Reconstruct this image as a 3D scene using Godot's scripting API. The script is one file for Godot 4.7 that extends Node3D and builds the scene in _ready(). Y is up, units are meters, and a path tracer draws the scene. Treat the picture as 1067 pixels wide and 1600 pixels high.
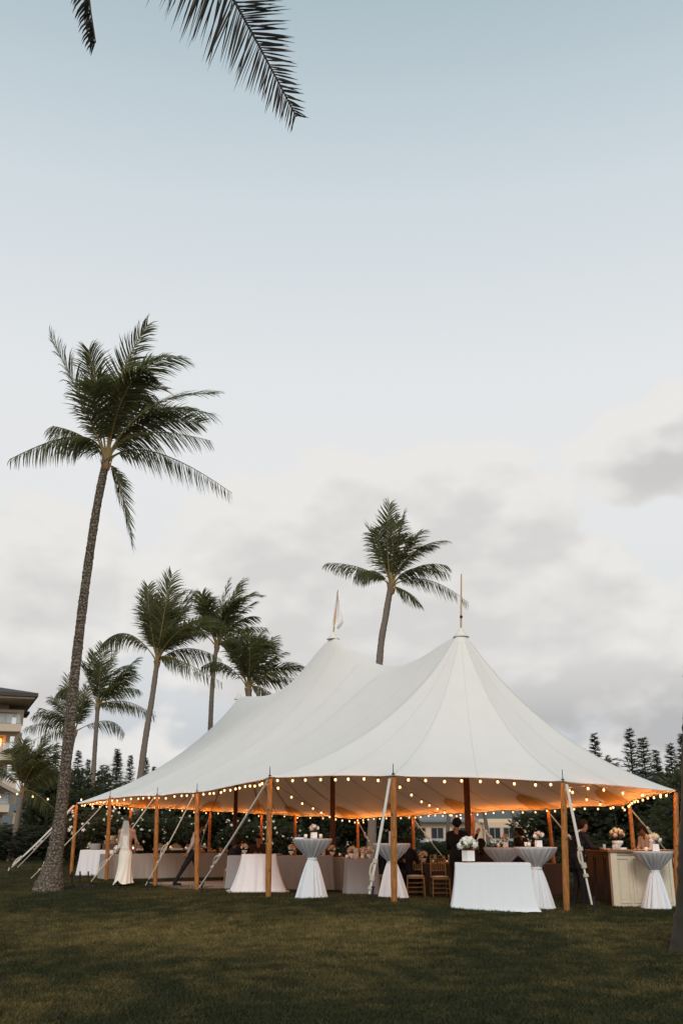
extends Node3D
# Evening lawn with a sailcloth tent, palms and guests. Metres, y up; d is the distance in front of the camera (z = -d).

const CAM_H := 1.5
var rng := RandomNumberGenerator.new()
var used := {}
var M := {}

# ------------------------------------------------------------------ mesh builder
class MB:
	var v := PackedVector3Array()
	var uv := PackedVector2Array()
	var col := PackedColorArray()
	var idx := PackedInt32Array()
	var cur := Color(1, 1, 1)
	var colored := false
	func add(p: Vector3, t := Vector2.ZERO) -> int:
		v.append(p)
		uv.append(t)
		col.append(cur)
		return v.size() - 1
	func tri(a: int, b: int, c: int) -> void:
		idx.append(a)
		idx.append(b)
		idx.append(c)
	func face(a: Vector3, b: Vector3, c: Vector3, d: Vector3) -> void:
		var k := v.size()
		add(a, Vector2(0, 0))
		add(b, Vector2(1, 0))
		add(c, Vector2(1, 1))
		add(d, Vector2(0, 1))
		tri(k, k + 2, k + 1)
		tri(k, k + 3, k + 2)
	func box(lo: Vector3, hi: Vector3, t := Transform3D()) -> void:
		var p: Array[Vector3] = []
		for i in 8:
			p.append(t * Vector3(hi.x if i & 1 else lo.x, hi.y if i & 2 else lo.y, hi.z if i & 4 else lo.z))
		face(p[0], p[2], p[3], p[1])
		face(p[5], p[7], p[6], p[4])
		face(p[4], p[6], p[2], p[0])
		face(p[1], p[3], p[7], p[5])
		face(p[2], p[6], p[7], p[3])
		face(p[0], p[1], p[5], p[4])
	func rows(rs: Array, closed := false, flip := false) -> void:
		var n: int = rs[0].size()
		var k := v.size()
		for j in rs.size():
			for i in n:
				add(rs[j][i], Vector2(float(i) / maxi(1, n - 1), float(j) / maxi(1, rs.size() - 1)))
		var m := n if closed else n - 1
		for j in rs.size() - 1:
			for i in m:
				var a := k + j * n + i
				var b := k + j * n + (i + 1) % n
				var c := b + n
				var d := a + n
				if flip:
					tri(a, c, b)
					tri(a, d, c)
				else:
					tri(a, b, c)
					tri(a, c, d)
	func fan(ring: PackedVector3Array, centre: Vector3, flip := false) -> void:
		var k := v.size()
		add(centre)
		for p in ring:
			add(p)
		for i in ring.size():
			var a := k + 1 + i
			var b := k + 1 + (i + 1) % ring.size()
			if flip:
				tri(k, b, a)
			else:
				tri(k, a, b)
	func tube(path: PackedVector3Array, rad: PackedFloat32Array, sides := 8, caps := true, wob := 0.0) -> void:
		var rs := []
		var ref := Vector3(0.31, 0.2, 0.93)
		for i in path.size():
			var t := (path[mini(i + 1, path.size() - 1)] - path[maxi(i - 1, 0)]).normalized()
			var s := t.cross(ref).normalized()
			var u := s.cross(t).normalized()
			var ring := PackedVector3Array()
			for k in sides:
				var a := TAU * k / sides
				var r := rad[i] * (1.0 + wob * sin(k * 2.7 + i * 1.9) * cos(k * 1.3 - i * 0.7))
				ring.append(path[i] + (s * cos(a) + u * sin(a)) * r)
			rs.append(ring)
		rows(rs, true)
		if caps:
			fan(rs[0], path[0], true)
			fan(rs[-1], path[-1], false)
	func stick(a: Vector3, b: Vector3, ra: float, rb: float, sides := 8) -> void:
		tube(PackedVector3Array([a, b]), PackedFloat32Array([ra, rb]), sides)
	func lathe(at: Vector3, prof: Array, sides := 16) -> void:   # prof: Vector2(radius, height)
		var rs := []
		for q in prof:
			var ring := PackedVector3Array()
			for k in sides:
				var a := TAU * k / sides
				ring.append(at + Vector3(cos(a) * q.x, q.y, sin(a) * q.x))
			rs.append(ring)
		rows(rs, true)
	func ball(at: Vector3, r: Vector3, seg := 10, rough := 0.0) -> void:
		var rs := []
		for j in seg / 2 + 1:
			var ring := PackedVector3Array()
			var el := PI * j / (seg / 2) - PI / 2
			for k in seg:
				var a := TAU * k / seg
				var w := 1.0 + rough * sin(k * 5.1 + j * 3.3)
				ring.append(at + Vector3(cos(a) * cos(el) * r.x, sin(el) * r.y, sin(a) * cos(el) * r.z) * w)
			rs.append(ring)
		rows(rs, true)
	func merge(o: MB, t: Transform3D) -> void:
		var k := v.size()
		for p in o.v:
			v.append(t * p)
		uv.append_array(o.uv)
		col.append_array(o.col)
		for i in o.idx:
			idx.append(k + i)
	func mesh() -> ArrayMesh:
		var n := PackedVector3Array()
		n.resize(v.size())
		for k in range(0, idx.size(), 3):
			var a := idx[k]
			var b := idx[k + 1]
			var c := idx[k + 2]
			var f := (v[c] - v[a]).cross(v[b] - v[a])
			n[a] += f
			n[b] += f
			n[c] += f
		for k in n.size():
			n[k] = n[k].normalized() if n[k].length_squared() > 1e-20 else Vector3.UP
		var arr := []
		arr.resize(Mesh.ARRAY_MAX)
		arr[Mesh.ARRAY_VERTEX] = v
		arr[Mesh.ARRAY_NORMAL] = n
		arr[Mesh.ARRAY_TEX_UV] = uv
		if colored:
			arr[Mesh.ARRAY_COLOR] = col
		arr[Mesh.ARRAY_INDEX] = idx
		var m := ArrayMesh.new()
		m.add_surface_from_arrays(Mesh.PRIMITIVE_TRIANGLES, arr)
		return m

# ------------------------------------------------------------------ naming
func numbered(called: String) -> String:
	var k: int = used.get(called, 0)
	used[called] = k + 1
	return called if k == 0 else "%s_%03d" % [called, k]

func thing(called: String, label: String, category: String, at := Vector3.ZERO, turn := 0.0, group := "") -> Node3D:
	var o := Node3D.new()
	o.name = numbered(called)
	add_child(o, true)
	o.position = at
	o.rotation.y = turn
	tag(o, label, category, group)
	return o

func tag(o: Node3D, label: String, category: String, group := "") -> void:
	o.set_meta("label", label)
	o.set_meta("category", category)
	if group != "":
		o.set_meta("group", group)

func part(parent: Node3D, called: String, geo, mat: Material) -> MeshInstance3D:
	var o := MeshInstance3D.new()
	o.name = called
	o.mesh = geo.mesh() if geo is MB else geo
	o.material_override = mat
	parent.add_child(o, true)
	return o

func struct(called: String, geo, mat: Material) -> MeshInstance3D:
	var o := MeshInstance3D.new()
	o.name = numbered(called)
	o.mesh = geo.mesh() if geo is MB else geo
	o.material_override = mat
	o.set_meta("kind", "structure")
	add_child(o, true)
	return o

func copy_of(src: Node3D, label: String, at: Vector3, turn: float, scale_by := Vector3.ONE) -> Node3D:
	var o: Node3D = src.duplicate()
	o.name = numbered(String(src.name).rstrip("0123456789").rstrip("_"))
	add_child(o, true)
	o.position = at
	o.rotation = Vector3(0, turn, 0)
	o.scale = scale_by
	o.set_meta("label", label)
	return o

# ------------------------------------------------------------------ ground
func ground(x: float, d: float) -> float:
	var h := 0.19 * exp(-pow((x + 0.3) / 2.8, 2.0) - pow((d - 21.0) / 4.5, 2.0))
	h -= 0.015 * clampf(d - 20.0, 0.0, 40.0) * smoothstep(-5.0, 5.0, x)
	h -= 3.2 * smoothstep(60.0, 150.0, d) * smoothstep(-25.0, 0.0, x)
	h += 0.035 * sin(x * 0.55 + 1.3) * sin(d * 0.42) * smoothstep(40.0, 12.0, d)
	return h

func P(x: float, d: float, h := 0.0) -> Vector3:
	return Vector3(x, ground(x, d) + h, -d)

# ------------------------------------------------------------------ materials
func lin(r: float, g: float, b: float, a := 1.0) -> Color:
	return Color(r, g, b, a).linear_to_srgb()

func mat(called: String, c: Color, rough := 0.7, metal := 0.0) -> StandardMaterial3D:
	var m := StandardMaterial3D.new()
	m.resource_name = called
	m.albedo_color = Color(c.r, c.g, c.b, c.a).linear_to_srgb()
	m.roughness = rough
	m.metallic = metal
	m.metallic_specular = 0.35
	M[called] = m
	return m

func noise_tex(freq: float, lo: Color, hi: Color, size := 256, type := FastNoiseLite.TYPE_SIMPLEX_SMOOTH, sd := 1, mid := -1.0) -> NoiseTexture2D:
	var n := FastNoiseLite.new()
	n.noise_type = type
	n.frequency = freq
	n.seed = sd
	n.fractal_octaves = 4
	var t := NoiseTexture2D.new()
	t.width = size
	t.height = size
	t.seamless = true
	t.noise = n
	var g := Gradient.new()
	g.set_color(0, lo.linear_to_srgb())
	g.set_color(1, hi.linear_to_srgb())
	if mid >= 0.0:
		g.set_offset(0, mid - 0.17)
		g.set_offset(1, mid + 0.17)
	t.color_ramp = g
	return t

func grain(m: StandardMaterial3D, freq: float, lo: float, hi: float, scale: Vector3, sd := 1, bump := 0.0, type := FastNoiseLite.TYPE_SIMPLEX_SMOOTH) -> void:
	m.albedo_texture = noise_tex(freq, Color(lo, lo, lo), Color(hi, hi, hi), 256, type, sd)
	m.uv1_triplanar = true
	m.uv1_scale = scale
	if bump > 0.0:
		m.heightmap_enabled = true
		m.heightmap_texture = m.albedo_texture
		m.heightmap_scale = bump

func materials() -> void:
	var c: StandardMaterial3D = mat("sailcloth", Color(0.80, 0.78, 0.74), 0.75)
	c.backlight_enabled = true
	c.backlight = lin(0.20, 0.165, 0.12)
	grain(c, 0.012, 0.955, 1.0, Vector3(0.35, 0.35, 0.35), 3, 2.2)
	c = mat("patch", Color(0.64, 0.56, 0.44), 0.8)
	grain(c, 0.03, 0.7, 1.0, Vector3(1, 1, 1), 4)
	mat("seam", Color(0.36, 0.30, 0.24), 0.85)
	mat("seam_top", Color(0.66, 0.62, 0.56), 0.85)
	c = mat("wood", Color(0.58, 0.25, 0.07), 0.55)
	grain(c, 0.03, 0.25, 1.0, Vector3(5, 0.45, 5), 5, 0.3)
	c = mat("dark_wood", Color(0.13, 0.055, 0.028), 0.55)
	grain(c, 0.02, 0.5, 1.0, Vector3(5, 0.5, 5), 6)
	c = mat("bamboo", Color(0.50, 0.30, 0.13), 0.5)
	c = mat("rope", Color(0.62, 0.56, 0.45), 0.9)
	grain(c, 0.08, 0.6, 1.0, Vector3(6, 6, 6), 7)
	c = mat("webbing", Color(0.72, 0.70, 0.66), 0.85)
	grain(c, 0.08, 0.75, 1.0, Vector3(5, 5, 5), 8)
	mat("iron", Color(0.03, 0.028, 0.028), 0.6, 0.4)
	c = mat("white_cloth", Color(0.74, 0.77, 0.81), 0.85)
	grain(c, 0.05, 0.9, 1.0, Vector3(3, 3, 3), 9)
	c = mat("sheer_cloth", Color(0.58, 0.59, 0.61), 0.9)
	c.backlight_enabled = true
	c.backlight = lin(0.35, 0.35, 0.35)
	c = mat("grey_cloth", Color(0.32, 0.325, 0.335), 0.9)
	grain(c, 0.06, 0.8, 1.0, Vector3(3, 3, 3), 10)
	c = mat("tan_cloth", Color(0.36, 0.33, 0.30), 0.9)
	grain(c, 0.06, 0.8, 1.0, Vector3(3, 3, 3), 11)
	mat("brown_cloth", Color(0.07, 0.052, 0.045), 0.9)
	c = mat("lace", Color(0.86, 0.80, 0.70), 0.85)
	grain(c, 0.09, 0.85, 1.0, Vector3(4, 4, 4), 12, 0.4)
	c = mat("veil", Color(0.85, 0.83, 0.80, 0.42), 0.9)
	c.transparency = BaseMaterial3D.TRANSPARENCY_ALPHA
	mat("gold", Color(0.34, 0.21, 0.08), 0.4, 0.5)
	mat("cushion", Color(0.62, 0.55, 0.45), 0.9)
	mat("silver", Color(0.72, 0.70, 0.68), 0.22, 1.0)
	mat("black_plastic", Color(0.015, 0.015, 0.016), 0.45)
	mat("porcelain", Color(0.78, 0.78, 0.77), 0.35)
	c = mat("cream_paint", Color(0.66, 0.60, 0.47), 0.5)
	grain(c, 0.02, 0.9, 1.0, Vector3(1, 1, 1), 13)
	c = mat("bar_top", Color(0.20, 0.12, 0.06), 0.4)
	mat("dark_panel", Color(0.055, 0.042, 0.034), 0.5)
	c = mat("deck", Color(0.40, 0.35, 0.31), 0.5)
	grain(c, 0.02, 0.75, 1.0, Vector3(0.6, 4, 4), 14)
	mat("petal_white", Color(0.78, 0.76, 0.70), 0.8)
	mat("petal_blush", Color(0.66, 0.42, 0.36), 0.8)
	mat("petal_cream", Color(0.72, 0.62, 0.40), 0.8)
	c = mat("herb", Color(0.05, 0.085, 0.03), 0.6)
	c.backlight_enabled = true
	c.backlight = lin(0.1, 0.14, 0.04)
	c = mat("palm_leaf", Color(0.047, 0.048, 0.018), 0.5)
	c.backlight_enabled = true
	c.backlight = lin(0.16, 0.17, 0.06)
	c = mat("palm_leaf_dry", Color(0.17, 0.115, 0.05), 0.7)
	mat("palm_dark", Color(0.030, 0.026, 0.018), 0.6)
	mat("midrib", Color(0.26, 0.19, 0.075), 0.6)
	mat("crown_fibre", Color(0.22, 0.13, 0.06), 0.9)
	c = mat("bark", Color(0.26, 0.215, 0.175), 0.95)
	grain(c, 0.03, 0.35, 1.0, Vector3(2.2, 5.0, 2.2), 15, 2.0)
	c = mat("lichen_bark", Color(1, 1, 1), 0.95)
	c.albedo_texture = noise_tex(0.034, Color(0.046, 0.035, 0.027), Color(0.27, 0.23, 0.175), 512, FastNoiseLite.TYPE_SIMPLEX, 16, 0.62)
	c.uv1_triplanar = true
	c.uv1_scale = Vector3(0.62, 0.8, 0.62)
	c.heightmap_enabled = true
	c.heightmap_texture = noise_tex(0.05, Color(0, 0, 0), Color(1, 1, 1), 256, FastNoiseLite.TYPE_SIMPLEX, 17)
	c.heightmap_scale = 1.6
	c = mat("pine_needles", Color(0.055, 0.062, 0.048), 0.8)
	c.backlight_enabled = true
	c.backlight = lin(0.14, 0.15, 0.10)
	c = mat("pine_trunk", Color(0.06, 0.05, 0.04), 0.9)
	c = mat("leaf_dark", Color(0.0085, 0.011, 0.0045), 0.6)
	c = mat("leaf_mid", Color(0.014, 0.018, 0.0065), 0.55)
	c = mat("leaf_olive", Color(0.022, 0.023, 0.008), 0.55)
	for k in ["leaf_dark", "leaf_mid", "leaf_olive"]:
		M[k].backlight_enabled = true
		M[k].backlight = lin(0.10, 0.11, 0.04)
	c = mat("lawn", Color(1, 1, 1), 0.95)
	c.albedo_texture = noise_tex(0.006, Color(0.014, 0.014, 0.0055), Color(0.05, 0.038, 0.016), 512, FastNoiseLite.TYPE_SIMPLEX_SMOOTH, 18)
	c.uv1_triplanar = true
	c.uv1_world_triplanar = true
	c.uv1_scale = Vector3(0.06, 0.06, 0.06)
	c = mat("grass_blade", Color(1, 1, 1), 0.7)
	c.vertex_color_use_as_albedo = true
	c.backlight_enabled = true
	c.backlight = lin(0.2, 0.2, 0.1)
	c = mat("stucco", Color(0.52, 0.43, 0.335), 0.9)
	grain(c, 0.02, 0.85, 1.0, Vector3(0.3, 0.3, 0.3), 19)
	c = mat("stucco_cream", Color(0.56, 0.47, 0.37), 0.9)
	mat("hotel_wall", Color(0.58, 0.45, 0.32), 0.9)
	mat("soffit", Color(0.34, 0.29, 0.25), 0.9)
	mat("roof_tile", Color(0.07, 0.06, 0.055), 0.8)
	mat("roof_grey", Color(0.16, 0.17, 0.18), 0.7)
	mat("dark_room", Color(0.035, 0.03, 0.027), 0.8)
	c = mat("glass", Color(0.75, 0.85, 0.88, 0.25), 0.08)
	c.transparency = BaseMaterial3D.TRANSPARENCY_ALPHA
	c = mat("window_glass", Color(0.03, 0.035, 0.04), 0.08)
	c = mat("stone", Color(0.16, 0.14, 0.12), 0.95)
	grain(c, 0.03, 0.35, 1.0, Vector3(0.5, 0.9, 0.5), 20, 4.0, FastNoiseLite.TYPE_CELLULAR)
	mat("hill_haze", Color(0.10, 0.115, 0.12), 0.95)  # grey-blue: distance haze is put into the hill colour
	mat("cart_paint", Color(0.014, 0.014, 0.016), 0.3)
	mat("tyre", Color(0.02, 0.02, 0.02), 0.9)
	mat("flag", Color(0.80, 0.80, 0.80), 0.8)
	c = mat("body", Color(1, 1, 1), 0.8)
	c.vertex_color_use_as_albedo = true
	c = mat("bulb", Color(1, 0.8, 0.5), 0.3)
	c.emission_enabled = true
	c.emission = Color(1.0, 0.84, 0.62)
	c.emission_energy_multiplier = 1.7
	c = mat("candle", Color(1, 0.8, 0.5), 0.3)
	c.emission_enabled = true
	c.emission = Color(1.0, 0.62, 0.28)
	c.emission_energy_multiplier = 1.6
	mat("cord", Color(0.05, 0.04, 0.035), 0.8)
	mat("cord_pale", Color(0.45, 0.38, 0.30), 0.8)

# ------------------------------------------------------------------ sky
var env_map := PackedFloat32Array()
var big := FastNoiseLite.new()
var soft := FastNoiseLite.new()

func cloud_env(az: float, e: float) -> float:
	var x := fposmod(az, 360.0)
	var y := clampf(e + 2.0, 0.0, 40.99)
	var i := int(x)
	var j := int(y)
	var fx := x - i
	var fy := y - j
	var i2 := (i + 1) % 360
	return lerpf(lerpf(env_map[j * 360 + i], env_map[j * 360 + i2], fx), lerpf(env_map[(j + 1) * 360 + i], env_map[(j + 1) * 360 + i2], fx), fy)

func cloud_dens(az: float, e: float) -> float:
	var env := cloud_env(az, e)
	if env < 0.02:
		return -0.4
	var ra := deg_to_rad(az)
	var re := deg_to_rad(e)
	var p := Vector3(sin(ra) * cos(re), sin(re) * 1.7, -cos(ra) * cos(re))
	return env + 0.26 * big.get_noise_3dv(p * 1.5) + 0.27 * big.get_noise_3dv(p * 5.5 + Vector3(7, 0, 3)) - 0.40

func sky_panorama() -> ImageTexture:
	var w := 3072
	var h := 1536
	big.seed = 11
	big.frequency = 2.1
	big.fractal_octaves = 5
	big.fractal_gain = 0.5
	soft.seed = 23
	soft.frequency = 1.0
	soft.fractal_octaves = 3
	# clear air by elevation (degrees), linear values
	var els := [0.0, 3.0, 7.0, 12.0, 18.0, 25.0, 35.0, 45.0, 60.0, 90.0]
	var air := [Color8(172, 178, 186), Color8(192, 197, 203), Color8(212, 216, 219), Color8(224, 227, 228), Color8(230, 231, 232), Color8(227, 230, 232), Color8(207, 217, 223), Color8(173, 191, 200), Color8(146, 168, 181), Color8(126, 152, 170)]
	for i in air.size():
		air[i] = air[i].srgb_to_linear()
	# cloud banks: azimuth, elevation, half widths, strength
	var banks := [[6.3, 17.3, 5.6, 3.6, 1.0], [1.0, 17.2, 5.5, 3.2, 0.95], [-4.0, 15.2, 5.5, 4.0, 0.95], [-9.0, 12.6, 5.0, 3.6, 0.8], [10.0, 17.0, 3.6, 2.6, 0.95], [2.5, 12.0, 13.0, 5.5, 0.95], [-17.5, 13.6, 5.0, 3.4, 0.95], [-20.0, 9.0, 6.5, 4.0, 0.8], [17.2, 20.4, 3.4, 2.2, 0.9], [20.5, 21.0, 3.4, 2.8, 0.95], [14.6, 13.6, 2.6, 1.3, 0.75], [13.0, 8.6, 10.0, 3.4, 0.9],
		[60.0, 14.0, 20.0, 7.0, 0.85], [110.0, 10.0, 26.0, 7.0, 0.8], [-70.0, 13.0, 22.0, 7.0, 0.85], [-125.0, 9.0, 24.0, 6.0, 0.7], [170.0, 8.0, 22.0, 5.0, 0.6], [36.0, 15.0, 10.0, 6.0, 0.85], [-40.0, 14.0, 11.0, 5.0, 0.85]]
	env_map.resize(360 * 43)
	for j in 43:
		var e := j - 2.0
		for i in 360:
			var env := 0.85 * smoothstep(8.5, 2.0, e)
			for b in banks:
				var da: float = wrapf(i - b[0], -180.0, 180.0) / b[2]
				var de: float = (e - b[1]) / b[3]
				if absf(da) < 1.9 and absf(de) < 1.9:
					env = maxf(env, b[4] * exp(-0.62 * pow(da * da + de * de, 1.3)))
			env_map[j * 360 + i] = env
	var data := PackedFloat32Array()
	data.resize(w * h * 3)
	var low := Color8(120, 118, 108).srgb_to_linear()
	for j in h:
		var el := 90.0 - (j + 0.5) / h * 180.0
		if el < -1.0:
			for i in w:
				var o := (j * w + i) * 3
				data[o] = low.r
				data[o + 1] = low.g
				data[o + 2] = low.b
			continue
		var e := clampf(el, 0.0, 90.0)
		var k := 0
		while k < els.size() - 2 and e > els[k + 1]:
			k += 1
		var base: Color = air[k].lerp(air[k + 1], clampf((e - els[k]) / (els[k + 1] - els[k]), 0.0, 1.0))
		for i in w:
			var az := wrapf((i + 0.5) / w * 360.0, -180.0, 180.0)
			var c := base
			if e < 30.0:
				var dens := cloud_dens(az, e)
				if dens > -0.16:
					var above := cloud_dens(az - 0.5, e + 1.1)
					var a := smoothstep(-0.09, 0.09, dens)
					var thick := smoothstep(0.0, 0.6, dens)
					var relief := clampf((dens - above) * 2.9, -0.5, 0.8)
					var s := soft.get_noise_2d(az * 0.14, e * 0.3)
					var lit := Color(0.83, 0.808, 0.785)
					var gloom := smoothstep(9.5, 3.5, e) * (0.4 + 0.6 * smoothstep(-6.0, 12.0, az))
					gloom = maxf(gloom, 0.3 * smoothstep(15.5, 18.0, az) * smoothstep(16.0, 19.0, e) * smoothstep(60.0, 30.0, az))
					var grey := Color(0.675, 0.66, 0.645).lerp(Color(0.39, 0.397, 0.41), gloom)
					var cc := lit.lerp(grey, clampf(thick * 0.66 + 0.2 - relief + s * 0.3 + gloom * 0.3, 0.0, 1.0))
					c = base.lerp(cc, a * 0.94)
			var glow := exp(-pow(wrapf(az - 170.0, -180.0, 180.0) / 62.0, 2.0)) * exp(-pow((e - 6.0) / 22.0, 2.0))   # afterglow over the sea behind the camera
			c += Color(0.52, 0.44, 0.34) * glow
			var o := (j * w + i) * 3
			data[o] = c.r
			data[o + 1] = c.g
			data[o + 2] = c.b
	var im := Image.create_from_data(w, h, false, Image.FORMAT_RGBF, data.to_byte_array())
	return ImageTexture.create_from_image(im)

func stage() -> void:
	var cam := Camera3D.new()
	cam.name = "camera"
	cam.position = Vector3(0, CAM_H, 0)
	cam.rotation_degrees = Vector3(17.69, 0, 0)
	cam.fov = 54.45
	cam.near = 0.05
	cam.far = 9000.0
	add_child(cam)
	cam.current = true
	var env := Environment.new()
	env.background_mode = Environment.BG_SKY
	var sky := Sky.new()
	var sm := PanoramaSkyMaterial.new()
	sm.panorama = sky_panorama()
	sky.sky_material = sm
	env.sky = sky
	env.background_energy_multiplier = 1.0
	env.tonemap_mode = Environment.TONE_MAPPER_LINEAR
	env.tonemap_exposure = 1.0
	env.sdfgi_enabled = true
	env.ssao_enabled = true
	env.ssil_enabled = true
	var we := WorldEnvironment.new()
	we.name = "world"
	we.environment = env
	add_child(we)
	var sun := DirectionalLight3D.new()
	sun.name = "sun"
	sun.light_energy = 0.5
	sun.light_angular_distance = 16.0
	sun.light_color = Color(1.0, 0.97, 0.93)
	sun.shadow_enabled = true
	sun.rotation_degrees = Vector3(-34, -3, 0)
	add_child(sun)

# ------------------------------------------------------------------ ground, hills, grass
func land() -> void:
	var ds: Array[float] = [-60.0, -20.0, -6.0, 0.0, 3.0, 5.0]
	var d := 6.5
	while d < 64.0:
		ds.append(d)
		d += 0.55 if d < 32.0 else 1.6
	for q in [72.0, 85.0, 100.0, 120.0, 145.0, 180.0, 260.0, 420.0, 800.0, 1600.0, 3500.0]:
		ds.append(q)
	var rs := []
	for q in ds:
		var ring := PackedVector3Array()
		for i in 121:
			var f := (i - 60) / 60.0
			var x := signf(f) * (absf(f) * 26.0 + pow(absf(f), 7.0) * (60.0 + maxf(q, 0.0) * 1.4))
			ring.append(P(x, q))
		rs.append(ring)
	var mb := MB.new()
	mb.rows(rs, false, true)
	struct("lawn", mb, M.lawn)
	var hs := []
	var n := FastNoiseLite.new()
	n.seed = 5
	n.frequency = 0.004
	for j in 9:
		var ring := PackedVector3Array()
		var t := j / 8.0
		for i in 60:
			var x := -700.0 + 2000.0 * i / 59.0
			var crest := 22.0 + 46.0 * exp(-pow((x - 330.0) / 190.0, 2.0)) + 26.0 * exp(-pow((x + 430.0) / 260.0, 2.0)) + n.get_noise_1d(x) * 12.0
			ring.append(Vector3(x, -6.0 + crest * sin(t * PI) , -(850.0 + t * 500.0)))
		hs.append(ring)
	mb = MB.new()
	mb.rows(hs, false, true)
	struct("hills", mb, M.hill_haze)

func tuft(blades: int, high: float, spread: float, sd: int) -> ArrayMesh:
	var r := RandomNumberGenerator.new()
	r.seed = sd
	var mb := MB.new()
	mb.colored = true
	for i in blades:
		var a := r.randf() * TAU
		var p := Vector3(cos(a), 0, sin(a)) * spread * sqrt(r.randf())
		var lean := Vector3(r.randf_range(-1, 1), 0, r.randf_range(-1, 1)) * 0.75
		var hgt := high * r.randf_range(0.55, 1.1)
		var sd2 := Vector3(cos(a + 1.3), 0, sin(a + 1.3)) * r.randf_range(0.0022, 0.0042)
		var g := r.randf_range(0.7, 1.25)
		mb.cur = Color(g, g, g) if r.randf() > 0.22 else Color(g * 1.9, g * 1.5, g * 1.1)
		var k := mb.v.size()
		var m := p + Vector3(0, hgt * 0.55, 0) + lean * hgt * 0.3
		var e := p + Vector3(0, hgt * 0.9, 0) + lean * hgt
		mb.add(p - sd2)
		mb.add(p + sd2)
		mb.add(m + sd2 * 0.8)
		mb.add(m - sd2 * 0.8)
		mb.add(e)
		mb.tri(k, k + 2, k + 1)
		mb.tri(k, k + 3, k + 2)
		mb.tri(k + 3, k + 4, k + 2)
	return mb.mesh()

func grass() -> void:
	var r := RandomNumberGenerator.new()
	r.seed = 77
	var n := FastNoiseLite.new()
	n.seed = 9
	n.frequency = 0.23
	n.fractal_octaves = 4
	var fine := FastNoiseLite.new()
	fine.seed = 31
	fine.frequency = 1.6
	var zones := [[8.0, 14.0, 640.0, 0.045, 0.10, 16], [14.0, 22.0, 330.0, 0.05, 0.13, 18], [22.0, 34.0, 120.0, 0.06, 0.2, 20], [34.0, 62.0, 22.0, 0.08, 0.36, 26]]
	for z in zones.size():
		var q: Array = zones[z]
		var where: Array[Transform3D] = []
		var tint: Array[Color] = []
		var wide: float = q[1] * 0.37 + 0.8
		var count := int((q[1] - q[0]) * wide * 2.0 * q[2])
		for i in count:
			var d := r.randf_range(q[0], q[1])
			var x := r.randf_range(-wide, wide)
			if absf(x) > d * 0.37 + 0.6:
				continue
			if x > -5.2 and x < 0.4 and d > 27.8 and d < 33.4 and d > 29.7 - (x + 5.3) * 0.44:
				continue
			var s := r.randf_range(0.7, 1.3)
			var b := Basis(Vector3.UP, r.randf() * TAU).scaled(Vector3(s, s * r.randf_range(0.75, 1.2), s))
			where.append(Transform3D(b, P(x, d, -0.004)))
			var dry := smoothstep(-0.06, 0.62, 0.34 * n.get_noise_2d(x, d * 0.75) + 0.42 * fine.get_noise_2d(x, d) + 0.36 * exp(-pow((x + 1.6) / 4.6, 2.0) - pow((d - 16.5) / 4.2, 2.0)) + 0.04)
			var c := Color(0.029, 0.035, 0.0105).lerp(Color(0.186, 0.138, 0.047), dry * 0.95)
			tint.append(c * (0.45 + 1.15 * pow(r.randf(), 1.4)))
		var mm := MultiMesh.new()
		mm.transform_format = MultiMesh.TRANSFORM_3D
		mm.use_colors = true
		mm.mesh = tuft(q[5], q[3], q[4], 100 + z)
		mm.instance_count = where.size()
		for i in where.size():
			mm.set_instance_transform(i, where[i])
			mm.set_instance_color(i, tint[i])
		var o := MultiMeshInstance3D.new()
		o.name = numbered("grass")
		o.multimesh = mm
		o.material_override = M.grass_blade
		o.set_meta("kind", "stuff")
		tag(o, ["short dark grass of the lawn nearest the camera", "short grass with dry patches just before the tent", "grass running under the tent between the tables", "thin far grass behind the tent towards the hedge"][z], "grass")
		add_child(o, true)

# ------------------------------------------------------------------ tent
const TENT_A := Vector2(3.19, 26.35)      # foot of the near mast (x, d)
const TENT_AXIS := Vector2(-0.469, 0.883)
const TENT_SIDE := Vector2(0.883, 0.469)
const TENT_LONG := 15.2
# side poles in order round the tent: x, d, height of the pole head above sea level, foot offset x
const POLES := [[4.40, 20.5, 2.41, -0.09], [1.02, 20.3, 2.51, -0.02], [-1.53, 22.0, 2.56, 0.02], [-3.77, 27.0, 2.42, 0.1], [-5.25, 29.5, 2.42, 0.08], [-7.26, 32.5, 2.44, 0.06], [-9.44, 37.0, 2.37, 0.0],
	[-8.61, 42.5, 2.35, 0.0], [-5.67, 45.0, 2.24, 0.0], [-3.52, 46.0, 2.14, 0.0], [-2.02, 45.6, 2.07, 0.0], [0.69, 44.3, 1.93, 0.0], [2.76, 40.2, 1.99, 0.0], [4.60, 36.5, 2.06, 0.0], [6.52, 32.8, 2.10, 0.1], [8.13, 29.3, 2.15, 0.0], [7.53, 23.3, 2.32, -0.22]]
const MASTS := [[0.0, 6.58], [7.4, 7.72], [15.5, 6.62]]
var edge := PackedVector3Array()          # x, height, d along the eave

func local(x: float, d: float) -> Vector2:
	var q := Vector2(x, d) - TENT_A
	return Vector2(q.dot(TENT_AXIS), q.dot(TENT_SIDE))

func world2(u: float, v: float) -> Vector2:
	return TENT_A + TENT_AXIS * u + TENT_SIDE * v

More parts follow.
